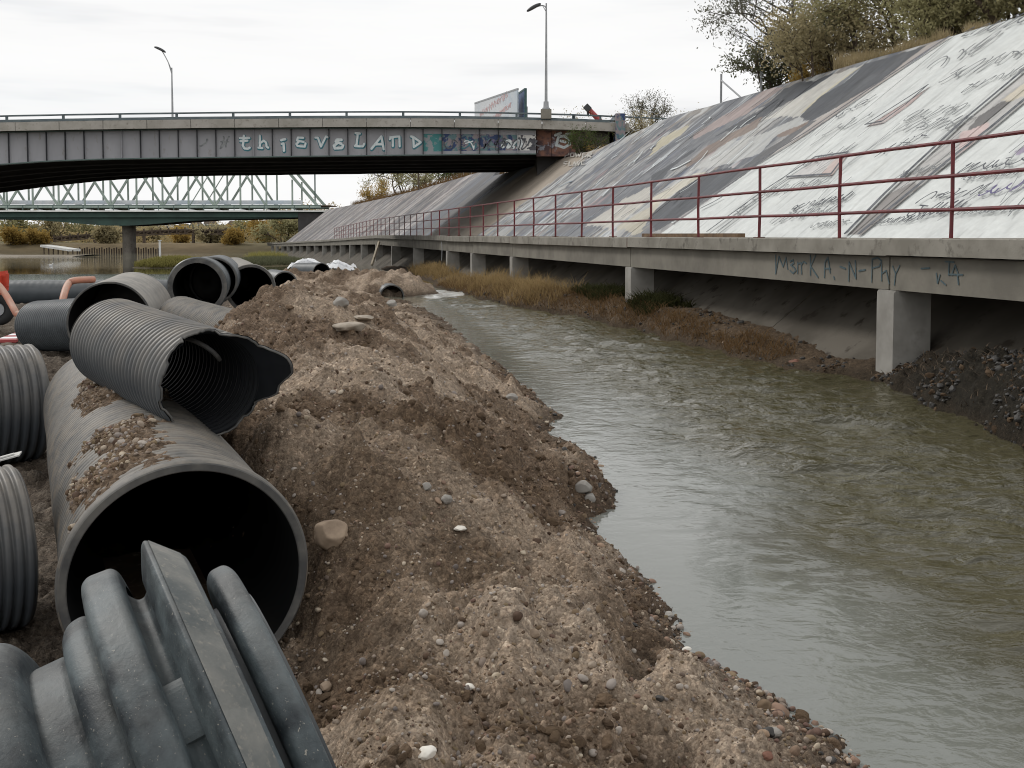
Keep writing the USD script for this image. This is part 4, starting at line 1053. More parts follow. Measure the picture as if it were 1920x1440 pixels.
# brown trestle further down the river
tr = thing('footbridge', 'long low brown trestle footbridge far down the river beyond the pier', 'bridge')
YF = 222.0
fxs = np.linspace(at(85, 440, YF)[0], at(455, 440, YF)[0], 25)
fz = np.interp(np.linspace(85, 455, 25), [85, 217, 333, 455], [450, 439.5, 434.5, 435.5])
fz = np.array([at(300, v_, YF)[2] for v_ in fz])
for k in range(24):
    a, b = np.array([fxs[k], YF, fz[k]]), np.array([fxs[k + 1], YF, fz[k + 1]])
    for h in (0, .8):
        obj('chord', bar(a + [0, 0, h - .4], b + [0, 0, h - .4], .24, .26), 'timber_brown', tr)
    obj('brace', bar(a + [0, 0, -.4], b + [0, 0, .6], .2, .2), 'timber_brown', tr)
    obj('upright', bar(a + [0, 0, -.5], a + [0, 0, .9], .25, .25), 'timber_brown', tr)
    obj('side_board', bx(*((a + b) / 2 + [0, .4, .05]), b[0] - a[0], .1, .55), 'timber_brown', tr)
    if k % 6 == 0:
        obj('bent', bar(a + [0, 0, -.5], a + [0, 0, -4], .5, .5), 'timber_brown', tr)

# ------------------------------------------------------------------ billboards, auger, posts beyond the crest
bb = thing('billboard', 'pale advertising hoarding seen at a slant behind the road bridge', 'billboard')
A_, B_ = at(891, 224, 99.8), at(971, 224, 90)
e_ = np.array([B_[0] - A_[0], B_[1] - A_[1], 0]); Lb = np.linalg.norm(e_); e_ /= Lb
nrm_ = np.array([e_[1], -e_[0], 0])
zt_ = 13.2
for k in range(4):
    obj('face_panel', framed(trimesh.creation.box((Lb / 4 - .02, 3.6, .12)), A_ * [1, 1, 0] + e_ * (Lb * (k + .5) / 4) + [0, 0, zt_ - 1.8], e_, UP, nrm_), 'board_white', bb)
obj('frame', cat([bar(A_ * [1, 1, 0] + [0, 0, zt_ + .07], B_ * [1, 1, 0] + [0, 0, zt_ + .07], .16, .14), bar(A_ * [1, 1, 0] + [0, 0, zt_ - 3.7], B_ * [1, 1, 0] + [0, 0, zt_ - 3.7], .16, .14)]), 'pole_steel', bb)
for k in (.15, .5, .85):
    q = A_ * [1, 1, 0] + e_ * Lb * k - nrm_ * .25
    obj('post', tube([q + [0, 0, 5.5], q + [0, 0, zt_ - .4]], .16, 8), 'pole_steel', bb)
for zz_, hh, xx, ln, sd in ((11.9, .50, .14, .62, 61), (11.0, .42, .34, .5, 62)):
    o_ = A_ * [1, 1, 0] + e_ * Lb * xx + [0, 0, zz_] + nrm_ * .062
    obj('lettering', strokes(scrawl((0, 0), (Lb * ln, .9), hh, sd), .085, o_, e_, UP, .01), 'board_red', bb)
b2 = thing('billboard', 'dark blue hoarding edge standing just right of the pale hoarding', 'billboard')
A2, B2 = at(973, 224, 92.5), at(985.5, 224, 89.5)
e2_ = np.array([B2[0] - A2[0], B2[1] - A2[1], 0]); L2 = np.linalg.norm(e2_); e2_ /= L2
n2_ = np.array([e2_[1], -e2_[0], 0])
obj('face_panel', framed(trimesh.creation.box((L2, 3.7, .15)), (A2 + B2) / 2 * [1, 1, 0] + [0, 0, 11.3], e2_, UP, n2_), 'board_blue', b2)
obj('frame', cat([bar(A2 * [1, 1, 0] + [0, 0, 13.2], B2 * [1, 1, 0] + [0, 0, 13.2], .2, .16), bar(B2 * [1, 1, 0] + [0, 0, 9.4], B2 * [1, 1, 0] + [0, 0, 13.2], .2, .2)]), 'board_frame', b2)
obj('post', tube([(A2 + B2) / 2 * [1, 1, 0] - n2_ * .3 + [0, 0, 5.6], (A2 + B2) / 2 * [1, 1, 0] - n2_ * .3 + [0, 0, 12]], .16, 8), 'pole_steel', b2)
au = thing('auger', 'red slanting auger arm with a dark head poking up behind the bridge rail', 'machine')
a_, b_ = at(1102, 203, 72), at(1130, 232, 72)
d_ = (b_ - a_) / np.linalg.norm(b_ - a_)
obj('arm', tube([a_, b_ + d_ * 1.4], .17, 10), 'red_paint', au, smooth=40)
obj('head', framed(bevel_box(.42, .4, .36, .07), a_ + [-.02, 0, .02], (d_[0], 0, d_[2]), (0, 1, 0), (-d_[2], 0, d_[0])), 'lamp_dark', au)
obj('spout', tube([a_ + [.0, 0, -.1], a_ + [.02, 0, -.42]], .07, 8), 'lamp_dark', au)
obj('frame', cat([bar(b_ + d_ * 1.4, b_ + d_ * 1.4 + [0, 0, -1.2], .15), bx(b_[0] + 1.2, 72, 5.6, 1.6, .9, .3)]), 'red_paint', au)
def crest(s, up=0.0, back=0.0):
    x_, y_ = xy(s, TOP_T + back + bend(s))
    return np.array([float(x_), float(y_), TOP_Z + up])
s_f = on_slope(1322, 208)[0]
gp = thing('fence_post', 'thin grey corner post with a slanting brace on the crest left of the thicket', 'fence post')
q = crest(s_f, -.15, .3)
obj('post', tube([q, q + [0, 0, 1.15]], .035, 8), 'pole_steel', gp)
obj('brace', tube([q + [0, 0, .95], crest(s_f - 1.9, -.1, .3)], .028, 8), 'pole_steel', gp)
s_f2 = on_slope(1402, 182)[0]
gp = thing('fence_post', 'plain thin grey post on the crest under the sparse twiggy tree', 'fence post')
q = crest(s_f2, -.15, .3)
obj('post', tube([q, q + [0, 0, .9]], .032, 8), 'pole_steel', gp)
gp = thing('utility_pole', 'dark slim pole on the far crest between bare trees, seen under the bridge', 'pole')
q = at(784, 356, 104)
obj('pole', tube([q + [0, .5, -.3], q + [0, .5, 5.0]], .09, 8), 'bark', gp)
obj('crossarm', bx(q[0], q[1] + .5, q[2] + 4.6, 1.6, .1, .12), 'bark', gp)
# ------------------------------------------------------------------ the pipes
def ribbed(L, R, pitch, depth, crisp=.28):
    """outer profile of an annular-corrugated pipe: (offset, radius)"""
    n = int(round(L / pitch)); pitch = L / n
    pr = []
    for i in range(n):
        o = i * pitch
        for f, q in ((0.0, 0), (.10, .0), (.20, .55), (.30, .93), (.42, 1), (.58, 1), (.70, .93), (.80, .55), (.90, .0)):
            pr.append((o + f * pitch, R - depth * (1 - q)))
    pr.append((L, R - depth))
    return pr
def make_pipe(label, p0, p1, R, pitch=.055, depth=.016, wall=.03, shell='pipe_shell', inner='pipe_inner', group=None, lip=.0, egg=0.0, seed=0, n=96, smooth_shell=False, name='corrugated_pipe', parts=True):
    """p0 is the end that faces the camera. Parts: ribbed shell, smooth inner wall, end rings"""
    p0, p1 = np.asarray(p0, float), np.asarray(p1, float)
    ax = p1 - p0; L = np.linalg.norm(ax); ax /= L
    t_ = thing(name, label, 'pipe', group)
    w = (lambda o, a: egg * np.cos(2 * a + seed) * R + .004 * R * np.sin(3 * a + o * 5 + seed) + .006 * R * np.sin(2 * a + o * 2.3))
    if smooth_shell:
        pr = [(o, R + .0012 * math.sin(o * 40)) for o in np.linspace(0, L, max(6, int(L / .03)))]
    else:
        pr = ribbed(L, R, pitch, depth)
    if lip:
        pr = [(0, R + lip * .55), (.012, R + lip), (.05, R + lip), (.062, R + lip * .3)] + [q for q in pr if q[0] > .07]
    sh_ = obj('ribbed_shell' if not smooth_shell else 'outer_wall', revolve(pr, p0, ax, n, wob=w), shell, t_, smooth=True)
    Ri = R - wall - (0 if smooth_shell else depth)
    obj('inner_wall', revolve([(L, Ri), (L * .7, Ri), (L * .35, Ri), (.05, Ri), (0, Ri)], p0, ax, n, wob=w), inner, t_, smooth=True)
    for o in (0.0, L):
        sgn = -1 if o == 0 else 1
        R1 = pr[0][1] if o == 0 else pr[-1][1]
        a_ = [(o, Ri), (o + sgn * .006, Ri + .004), (o + sgn * .006, R1 - .004), (o, R1)]
        obj('end_ring', revolve(a_ if o else a_[::-1], p0, ax, n, wob=w), 'pipe_edge', sh_, smooth=30)
    if L < 6:                                    # plug added near the far end so no daylight shows through
        obj('silt', revolve([(L * .86, 0.001), (L * .8, Ri * .5), (L * .84, Ri * 1.0), (L * .9, Ri * 1.01)], p0, ax, 24), 'stone_dark', t_, smooth=True)
    return t_, p0, ax, L

# 1: the big mud-caked pipe whose mouth gapes at the viewer
m0, m1 = LIE['big'][:2]
big, o1, a1, L1 = make_pipe('large mud-caked black pipe with its wide mouth gaping towards the viewer', m0, m1, .435, .055, .007, .016, 'pipe_muddy', egg=-.018, lip=.016, n=160)
e1_ = UP - a1 * a1[2]; e1_ /= np.linalg.norm(e1_)
e2_ = np.cross(a1, e1_)
STUCK = []
def mud_cover(parent, o, ax, e1, e2, R, o0, o1_, a0, a1_, thick, bias, seed, no=150, na=130):
    """caked earth lying on a pipe: a lumpy skin that sinks under the shell where there is none"""
    O, A = np.meshgrid(np.linspace(o0, o1_, no), np.radians(np.linspace(a0, a1_, na)), indexing='ij')
    n1 = fbm2(O.ravel(), A.ravel() * R, 3.0, 4, seed).reshape(O.shape) - .5
    n2 = np.abs(fbm2(O.ravel(), A.ravel() * R, 14, 4, seed + 1).reshape(O.shape) - .5)
    n1 = n1 + .55 * (fbm2(O.ravel(), A.ravel() * R, 9.0, 4, seed + 7).reshape(O.shape) - .5)
    n3 = fbm2(O.ravel(), A.ravel() * R, 30, 3, seed + 2).reshape(O.shape) - .5
    edge = np.minimum(np.minimum((O - o0) / .15, (o1_ - O) / .15), np.minimum((A - A.min()) / .25, (A.max() - A) / .25))
    h = thick * (n1 * 3.2 + n2 * 1.5 + n3 * 1.0 + bias(O, A)) - .03 * (1 - np.clip(edge, 0, 1))
    h = np.clip(h, -.016, .09)
    r = R + h
    Pm = o + O[..., None] * ax + r[..., None] * (np.cos(A)[..., None] * e1 + np.sin(A)[..., None] * e2)
    Vm, Fm = grid_mesh(Pm)
    F_ = Fm[(h.ravel()[Fm] > -.012).any(1)]
    hh = h.ravel()[:, None]
    cc = np.array([.135, .102, .074]) + (n2.ravel()[:, None] * 3 - .3) * np.array([.10, .085, .07]) + n3.ravel()[:, None] * .10
    up_ = (h.ravel() > .004)
    STUCK.append(Pm.reshape(-1, 3)[up_])
    obj('caked_mud', (Vm, F_), 'earth', parent, smooth=True, cols=np.clip(cc, .04, .4))
_sg = 1 if e2_[0] < 0 else -1       # positive angles lean to the viewer's left
mud_cover(big, o1, a1, e1_, e2_, .436, .02, 1.25, _sg * -8 if _sg > 0 else -75, 75 if _sg > 0 else 8, .035, lambda O, A: .34 - .9 * np.abs(np.abs(A) - .62) - .35 * np.clip(O - .35, 0, 2), 301)
mud_cover(big, o1, a1, e1_, e2_, .436, 1.6, 3.4, -48, 48, .035, lambda O, A: .45 - .8 * np.abs(O - 2.35) - .35 * np.abs(A), 305)
# silt lying in the mouth
sa = np.linspace(-.55, .55, 40)
O, A = np.meshgrid(np.linspace(.0, 1.6, 60), sa, indexing='ij')
hh_ = .05 + .05 * (fbm2(O.ravel(), A.ravel(), 5, 4, 88).reshape(O.shape))
Ri = .405 - hh_ * np.cos(A / .55 * np.pi / 2)
Pm = o1 + O[..., None] * a1 - Ri[..., None] * (np.cos(A)[..., None] * e1_ + np.sin(A)[..., None] * e2_ * -1)
obj('silt', grid_mesh(Pm), 'mud', big, smooth=True)

# 2: the torn ribbed pipe lying across it
q0, q1 = LIE['torn'][:2]
t2 = thing('corrugated_pipe', 'ribbed black pipe with a torn ragged mouth lying across the big muddy pipe', 'pipe')
ax2 = q1 - q0; L2_ = np.linalg.norm(ax2); ax2 /= L2_
R2 = .252
pr = ribbed(L2_, R2, .054, .014)
f1 = UP - ax2 * ax2[2]; f1 /= np.linalg.norm(f1); f2 = np.cross(ax2, f1)
NA = 128
def torn(a):
    """how far the ragged edge reaches at the angle a (negative: the shell juts out past the mouth)"""
    right = 1 if f2[0] > 0 else -1
    b = np.arctan2(np.sin(a * right), np.cos(a * right))      # 0 on top, positive to the viewer's right
    e = np.interp(b, [-3.15, -2.6, -1.9, -1.2, -.8, -.55, -.45, -.2, .05, .22, .30, .55, .80, .92, 1.10, 1.35, 1.60, 1.72, 2.0, 2.35, 2.7, 3.15],
                  [.02, .0, .015, .0, .02, .05, .10, .115, .085, .10, -.05, -.10, -.09, -.20, -.27, -.24, -.13, -.12, .0, .04, .03, .02])
    return e + .004 * np.sign(np.sin(b * 13 + 1))
an = np.linspace(0, 2 * np.pi, NA, endpoint=False)
tq = torn(an)
prr = np.array([(-.36, R2 - .014), (-.30, R2 - .012), (-.24, R2 - .004), (-.18, R2 - .012), (-.12, R2 - .003), (-.06, R2 - .012)] + pr)
def sheet(prof, inset, jut):
    offs, rad = prof[:, 0], prof[:, 1] - inset
    Og = np.maximum(offs[:, None], tq[None, :] + 0 * offs[:, None])
    Rg = np.stack([np.interp(Og[:, k], offs, rad) for k in range(NA)], 1)
    flare = np.clip(-Og, 0, 1) * .22
    Rg = Rg + flare + .004 * np.sin(2 * an)[None, :]
    Vs = q0 + Og[..., None] * ax2 + Rg[..., None] * (np.cos(an)[None, :, None] * f1 + np.sin(an)[None, :, None] * f2)
    i = np.arange(len(prof) * NA).reshape(len(prof), NA); j = np.roll(i, -1, 1)
    A_i, B_i, C_i, D_i = i[:-1].ravel(), j[:-1].ravel(), j[1:].ravel(), i[1:].ravel()
    Fs = np.concatenate([np.stack([A_i, B_i, C_i], 1), np.stack([A_i, C_i, D_i], 1)])
    Vs = Vs.reshape(-1, 3)
    ar = np.linalg.norm(np.cross(Vs[Fs[:, 1]] - Vs[Fs[:, 0]], Vs[Fs[:, 2]] - Vs[Fs[:, 0]]), axis=1)
    return Vs, Fs[ar > 1e-9]
sh2 = obj('ribbed_shell', sheet(prr, 0, 0), 'pipe_shell', t2, smooth=True)
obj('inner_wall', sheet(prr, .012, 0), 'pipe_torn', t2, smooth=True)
rim_ = [q0 + tq[k] * ax2 + (np.interp(tq[k], prr[:, 0], prr[:, 1]) - .006 + max(-tq[k], 0) * .22) * (np.cos(an[k]) * f1 + np.sin(an[k]) * f2) for k in list(range(NA)) + [0]]
obj('torn_edge', tube(rim_, .0055, 5, caps=False), 'pipe_edge', sh2, smooth=True)
obj('end_ring', revolve([(L2_, R2 - .03), (L2_ + .004, R2 - .02), (L2_, R2 - .002)], q0, ax2, 96), 'pipe_edge', t2)
right = 1 if f2[0] > 0 else -1
strip_pts = [q0 + o * ax2 + r * (math.cos(b) * f1 + right * math.sin(b) * f2) for o, r, b in ((.30, .20, -.3), (.18, .19, .0), (.10, .15, .35), (.16, .13, .8), (.3, .16, 1.2))]
obj('torn_strip', tube(bez(*strip_pts[:4], 14), .012, 5), 'pipe_edge', t2)

# 3...: the others
make_pipe('smooth grey dusty pipe stub with a tall dark mouth behind the torn pipe', *LIE['stub'], wall=.025, shell='pipe_grey', smooth_shell=True, seed=1, name='plastic_pipe')
make_pipe('black double-rimmed pipe with flared mouth and a crust of dried mud at its lip', *LIE['flared'], .07, .014, .04, 'pipe_clean', lip=.03, seed=2)
make_pipe('open black pipe end with light rim leaning just right of the flared pipe', *LIE['lean'], .07, .012, .03, 'pipe_clean', seed=3, n=72)
make_pipe('long grey pipe with pale-lipped mouth half filled by spoil at the head of the heap', *LIE['long'], .09, .008, .03, 'pipe_grey', lip=.02, seed=4, n=72)
make_pipe('ribbed grey pipe half buried in the left flank of the gravel heap', *LIE['half'], .062, .016, .03, 'pipe_muddy', seed=5, n=72)
make_pipe('small dark open pipe end at the crest of the gravel heap', *LIE['crest'], .08, .01, .03, 'pipe_clean', seed=6, n=64)
make_pipe('black pipe lying in front of the crumpled white sheets', *LIE['sheets'], .09, .012, .03, 'pipe_clean', seed=7, n=64)
make_pipe('dark finely ribbed pipe lying left of the torn pipe', *LIE['fine'], .05, .014, .03, 'pipe_clean', seed=8, n=96)
make_pipe('long smooth dark pipe lying level at the water edge behind the orange frame', *LIE['level'], wall=.03, shell='pipe_clean', smooth_shell=True, seed=9, n=64, name='plastic_pipe')
make_pipe('thickly ribbed grey pipe cut by the left edge beside the big muddy pipe', *LIE['left'], .066, .022, .03, 'pipe_shell', seed=10, n=128)
make_pipe('finely ribbed dark pipe low at the left edge below the thickly ribbed one', *LIE['low'], .042, .014, .03, 'pipe_shell', seed=11, n=128)
mp = thing('corrugated_pipe', 'dark culvert mouth poking out of the small second heap at the water', 'pipe')
c0, c1 = LIE['culvert'][:2]
ax_ = (c1 - c0) / np.linalg.norm(c1 - c0)
obj('ribbed_shell', revolve(ribbed(1.8, .34, .09, .015), c0, ax_, 64), 'pipe_clean', mp, smooth=True)
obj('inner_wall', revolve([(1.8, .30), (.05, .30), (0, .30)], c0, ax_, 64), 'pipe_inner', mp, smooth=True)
obj('end_ring', revolve([(0, .34), (-.006, .33), (-.006, .305), (0, .30)], c0, ax_, 64), 'pipe_edge', mp)

# ------------------------------------------------------------------ the big ribbed coupling in the foreground
cp = thing('pipe_coupling', 'heavy blue-grey plastic coupling with big stepped ribs filling the lower left corner', 'pipe coupling')
th, ph = math.radians(24), math.radians(20.5)
axc = np.array([math.cos(th) * math.cos(ph), math.sin(th) * math.cos(ph), math.sin(ph)])
cc_ = np.array([-.472, 2.377, .585])
wobc = lambda o, a: .004 * np.sin(3 * a + 9 * o) + .003 * np.sin(7 * a + 2)
def rnd(pts, r=.012):
    """round the corners of an open (offset, radius) profile"""
    P_ = np.array(pts, float); out = [P_[0]]
    for i in range(1, len(P_) - 1):
        a, b, c = P_[i - 1], P_[i], P_[i + 1]
        la, lc = np.linalg.norm(a - b), np.linalg.norm(c - b)
        k = min(r, la * .45, lc * .45)
        q0_, q1_ = b + (a - b) / la * k, b + (c - b) / lc * k
        for t in np.linspace(0, 1, 5):
            out.append((1 - t) ** 2 * q0_ + 2 * t * (1 - t) * b + t * t * q1_)
    out.append(P_[-1])
    return out
def ring(name, pts, m='coupling', r=.014):
    return obj(name, revolve(rnd(pts, r)[::-1], cc_, axc, 220, wob=wobc), m, cp, smooth=True)
ring('end_rib', [(.032, .35), (.030, .408), (.016, .428), (-.018, .428), (-.032, .408), (-.034, .34)], 'coupling', .016)
ring('neck', [(.04, .345), (-.03, .35), (-.07, .35)], 'pipe_clean', .004)
fl_ = ring('flange', [(-.050, .36), (-.0485, .478), (-.056, .490), (-.107, .546), (-.115, .550), (-.124, .541), (-.140, .50), (-.148, .475)], 'coupling', .006)
gr_ = ring('groove', [(-.136, .490), (-.146, .452), (-.158, .438), (-.172, .438), (-.186, .455), (-.192, .475)], 'coupling', .006)
ring('rib', [(-.183, .476), (-.186, .512), (-.197, .525), (-.245, .527), (-.262, .516), (-.270, .48), (-.275, .43)], 'coupling', .012)
ring('hub', [(-.265, .42), (-.268, .446), (-.285, .456), (-.315, .452), (-.335, .43), (-.340, .38)], 'coupling', .014)
ring('neck', [(-.33, .386), (-.35, .394), (-.405, .394), (-.425, .388)], 'coupling', .004)
ring('rib', [(-.412, .38), (-.416, .44), (-.440, .476), (-.50, .486), (-.56, .472), (-.585, .43), (-.60, .40)], 'coupling', .02)
ring('neck', [(-.585, .41), (-.62, .402), (-.66, .40)], 'coupling', .004)
ring('rib', [(-.635, .39), (-.640, .49), (-.655, .525), (-.70, .532), (-.76, .52), (-.78, .46)], 'coupling', .02)
ring('neck', [(-.77, .40), (-1.2, .40)], 'coupling', .004)
# pale web pieces that bridge the groove between the two tall ribs, and the worn dusty face of the flange
g1 = UP - axc * axc[2]; g1 /= np.linalg.norm(g1); g2 = np.cross(axc, g1)
def cseg(o0, o1, r0, r1, a0, a1, name, m):
    n_ = 14
    A_ = np.linspace(a0, a1, n_)
    ring_ = [(o0, r0), (o1, r0), (o1, r1), (o0, r1)]
    Vv = np.array([[cc_ + o * axc + (r - .01 * (abs(a - (a0 + a1) / 2) / (a1 - a0) * 2) ** 4) * (math.cos(a) * g1 + math.sin(a) * g2) for o, r in ring_] for a in A_]).reshape(-1, 3)
    Ff = []
    for i in range(n_ - 1):
        for j in range(4):
            a, b = i * 4 + j, i * 4 + (j + 1) % 4
            Ff += [(a, b, b + 4), (a, b + 4, a + 4)]
    Ff += [(0, 2, 1), (0, 3, 2), (4 * n_ - 4, 4 * n_ - 3, 4 * n_ - 2), (4 * n_ - 4, 4 * n_ - 2, 4 * n_ - 1)]
    m_ = trimesh.Trimesh(Vv, np.array(Ff), process=False); m_.fix_normals()
    obj(name, m_, m, gr_)
_s = 1 if g2 @ np.array([.5, -.8, 0]) > 0 else -1
for k, a0 in enumerate((.62, 1.25, 1.9)):
    aa = sorted((_s * a0, _s * (a0 + .26)))
    cseg(-.188, -.134, .42, .472, aa[0], aa[1], 'web', 'coupling')
obj('worn_face', revolve(rnd([(-.0565, .4925), (-.1062, .5475)], .004)[::-1], cc_, axc, 220, wob=wobc), 'coupling_dusty', fl_, smooth=True)
# ------------------------------------------------------------------ trees and brush
def branchy(base, h, spread, rng, stems=1, levels=3, r0=.08, tilt=.25, kids=(3, 5), droop=0.0):
    """limbs as tubes, plus the points along the finest twigs where leaves sit"""
    tubes, tips = [], []
    def grow(p, d, L, r, lev):
        n = 5
        pts = [p]
        q, dd = p.copy(), d.copy()
        for i in range(n):
            dd = dd + rng.normal(size=3) * .13 + np.array([0, 0, .05 - droop * (lev / levels)])
            dd /= np.linalg.norm(dd)
            q = q + dd * L / n
            pts.append(q.copy())
        tubes.append(tube(pts, np.linspace(r, r * .45, n + 1), 6 if lev == 0 else 4, caps=False))
        if lev >= levels - 1:
            tips.append(np.array(pts[1:]))
        if lev < levels:
            for k in range(rng.integers(*kids) + (1 if lev == 0 else 0)):
                f = rng.uniform(.3, 1.0)
                i = min(int(f * n), n - 1)
                o = pts[i] + (pts[i + 1] - pts[i]) * (f * n - i)
                nd = dd + rng.normal(size=3) * np.array([1, 1, .55]) * (.55 + spread)
                nd /= np.linalg.norm(nd)
                grow(o, nd, L * rng.uniform(.45, .75), r * .5, lev + 1)
    for k in range(stems):
        d = np.array([rng.normal() * tilt, rng.normal() * tilt, 1.0]); d /= np.linalg.norm(d)
        grow(np.array(base, float) + np.array([rng.normal() * .12 * stems ** .5, rng.normal() * .12 * stems ** .5, -.15]), d, h * rng.uniform(.4, .6), r0 * rng.uniform(.7, 1.1), 0)
    return cat(tubes), np.concatenate(tips)
def tree(name, label, catg, base, h, leaf, nleaf, seed, stems=1, spread=.3, ll=.10, lw=.035, jit=.18, levels=3, r0=.08, bark='bark', group=None, tilt=.25, kids=(3, 5), droop=0.0, squash=None):
    rng = np.random.default_rng(seed)
    wood, tips = branchy((0, 0, 0), h, spread, rng, stems, levels, r0, tilt, kids, droop)
    top = np.percentile(tips[:, 2], 98)
    wood.vertices *= h / top; tips = tips * (h / top)
    t_ = thing(name, label, catg, group, base)
    obj('trunk', wood, bark, t_, smooth=True)
    c = tips[rng.integers(0, len(tips), nleaf)] + rng.normal(size=(nleaf, 3)) * jit
    gap = meshkit.noise(c * (2.2 / h * 3) + seed) > .33        # leaf clumps with gaps between
    c = c[gap & (c[:, 2] > .02)]
    obj('crown', quads(c, rng.uniform(.6, 1.3, len(c)) * ll, lw * rng.uniform(.7, 1.3, len(c)), rng), leaf, t_)
    return t_
def crest_px(u, v, back=.8):
    return crest(on_slope(u, v)[0], -.12, back)
tree('tree', 'sparse twiggy grey-leaved tree at the left end of the thicket on the crest', 'tree', crest_px(1432, 175, 1.6), 4.0, 'leaf_grey', 9000, 41, 4, .35, .11, .035, .2, 3, .06, 'bark_grey', tilt=.35)
tree('shrub', 'dense dark column of foliage standing under the sparse twiggy tree', 'shrub', crest_px(1416, 180, .9), 1.7, 'leaf_ivy', 7000, 42, 5, .02, .11, .045, .13, 2, .03, tilt=.09)
tree('tree', 'broad olive willow with spreading dark stems in the middle of the thicket', 'tree', crest_px(1560, 140, 3.4), 5.2, 'leaf_olive', 17000, 43, 6, .30, .15, .055, .28, 3, .08, tilt=.35)
tree('tree', 'forked olive willow behind the right end of the dry grass on the crest', 'tree', crest_px(1668, 112, 3.6), 5.0, 'leaf_olive', 15000, 44, 6, .28, .15, .055, .28, 3, .08, tilt=.4)
tree('tree', 'pale brown willow at the right end of the thicket by the white wall', 'tree', crest_px(1800, 70, 3.6), 4.6, 'leaf_brown', 15000, 45, 6, .3, .15, .055, .28, 3, .07, tilt=.35)
tree('tree', 'brownish bushy tree at the far right edge above the white wall', 'tree', crest_px(1905, 40, 4.2), 4.2, 'leaf_brown', 18000, 46, 6, .3, .15, .055, .28, 3, .07, tilt=.35)
tree('tree', 'tall thin willow between the twiggy tree and the broad one', 'tree', crest_px(1505, 155, 3.2), 5.0, 'leaf_olive', 12000, 47, 5, .3, .14, .05, .26, 3, .07, tilt=.3)
tree('shrub', 'low rusty olive bush at the foot of the broad willow', 'shrub', crest_px(1505, 152, .8), 2.0, 'leaf_brown', 13000, 48, 8, .3, .11, .05, .2, 2, .03, tilt=.6)
tree('shrub', 'yellowish low bush beside the dark column of foliage', 'shrub', crest_px(1462, 165, .6), 1.15, 'leaf_yellow', 4500, 49, 6, .3, .08, .035, .12, 2, .02, tilt=.6)
tree('shrub', 'dark green bush below the forked willow behind the dry grass', 'shrub', crest_px(1610, 122, 2.2), 2.3, 'leaf_olive', 15000, 50, 8, .3, .11, .05, .22, 2, .03, tilt=.6)
tree('shrub', 'round pale green bush standing behind the wing wall of the road bridge', 'shrub', (at(1212, 226, 54) + [0, 0, -.5]), 1.75, 'leaf_grey', 3200, 51, 5, .3, .10, .035, .15, 2, .03, tilt=.5)
tree('shrub', 'green bush growing in the corner under the right end of the road bridge', 'shrub', (at(1108, 284, 48.6) + [0, 0, -.1]), 1.05, 'leaf_green', 2600, 52, 5, .3, .09, .03, .10, 2, .02, tilt=.5)
tree('shrub', 'orange-brown dry weed at the foot of the wing wall', 'shrub', (at(1130, 287, 48.2) + [0, 0, -.1]), .62, 'leaf_yellow', 900, 53, 5, .3, .08, .02, .07, 2, .015, tilt=.5)
tree('shrub', 'dark brown hanging brush on the bank right of the wing wall', 'shrub', (at(1196, 272, 49.6)), 1.15, 'leaf_brown', 9000, 54, 9, .5, .10, .04, .34, 2, .02, tilt=.9)
tree('shrub', 'big round olive bush on the far crest seen under the road bridge', 'shrub', crest(122, -.3, 1.5), 4.2, 'leaf_olive', 6500, 55, 6, .35, .22, .09, .35, 2, .06, tilt=.6)
tree('shrub', 'smaller yellow-green bush right of the big round one on the far crest', 'shrub', crest(96, -.3, 1.6), 2.6, 'leaf_green', 3000, 56, 5, .3, .2, .08, .25, 2, .05, tilt=.5)
tree('shrub', 'tawny spreading bush at the left end of the far crest above the wall', 'shrub', crest(150, -.3, 1.8), 3.6, 'leaf_yellow', 3500, 57, 6, .4, .25, .1, .35, 2, .05, tilt=.7)
for k, (s_, hh) in enumerate(((88, 4.2), (104, 5.5), (112, 5.0), (82, 3.6), (76, 3.2))):
    tree('bare_tree', 'leafless grey sapling in the row on the far crest under the road bridge', 'tree', crest(s_, -.3, 4.5 + k), hh, 'leaf_grey', 260, 60 + k, 2, .3, .12, .04, .2, 3, .04, 'bark_grey', group='bare saplings on the far crest')
# dry grass along the crest
r = np.random.default_rng(70)
n = 26000
ss = r.uniform(on_slope(1800, 62)[0], on_slope(1500, 155)[0], n); bk = r.uniform(.0, .9, n)
wgt = fbm2(ss, bk, .55, 3, 33) > .43
ss, bk = ss[wgt], bk[wgt]
B = np.array([crest(a, -.1, b) for a, b in zip(ss[:7500], bk[:7500])])
hgt = r.uniform(.2, .6, len(B)) * (.3 + 1.3 * fbm2(ss[:len(B)], bk[:len(B)], .8, 2, 34)) 
obj('dry_grass', blades(B, hgt, hgt * r.uniform(.1, .5, len(B)), .016, r), 'grass_straw', label='straw-coloured dry grass along the top of the painted wall', cat='grass', kind='stuff')
n = 5000
ss = r.uniform(72, 160, n); bk = r.uniform(.0, 2.5, n)
B = np.array([crest(a, -.15, b) for a, b in zip(ss, bk)])
hgt = r.uniform(.3, .95, n)
obj('dry_grass', blades(B, hgt, hgt * .4, .05, r), 'grass_rust', label='rusty dry grass along the far crest beyond the road bridge', cat='grass', kind='stuff')
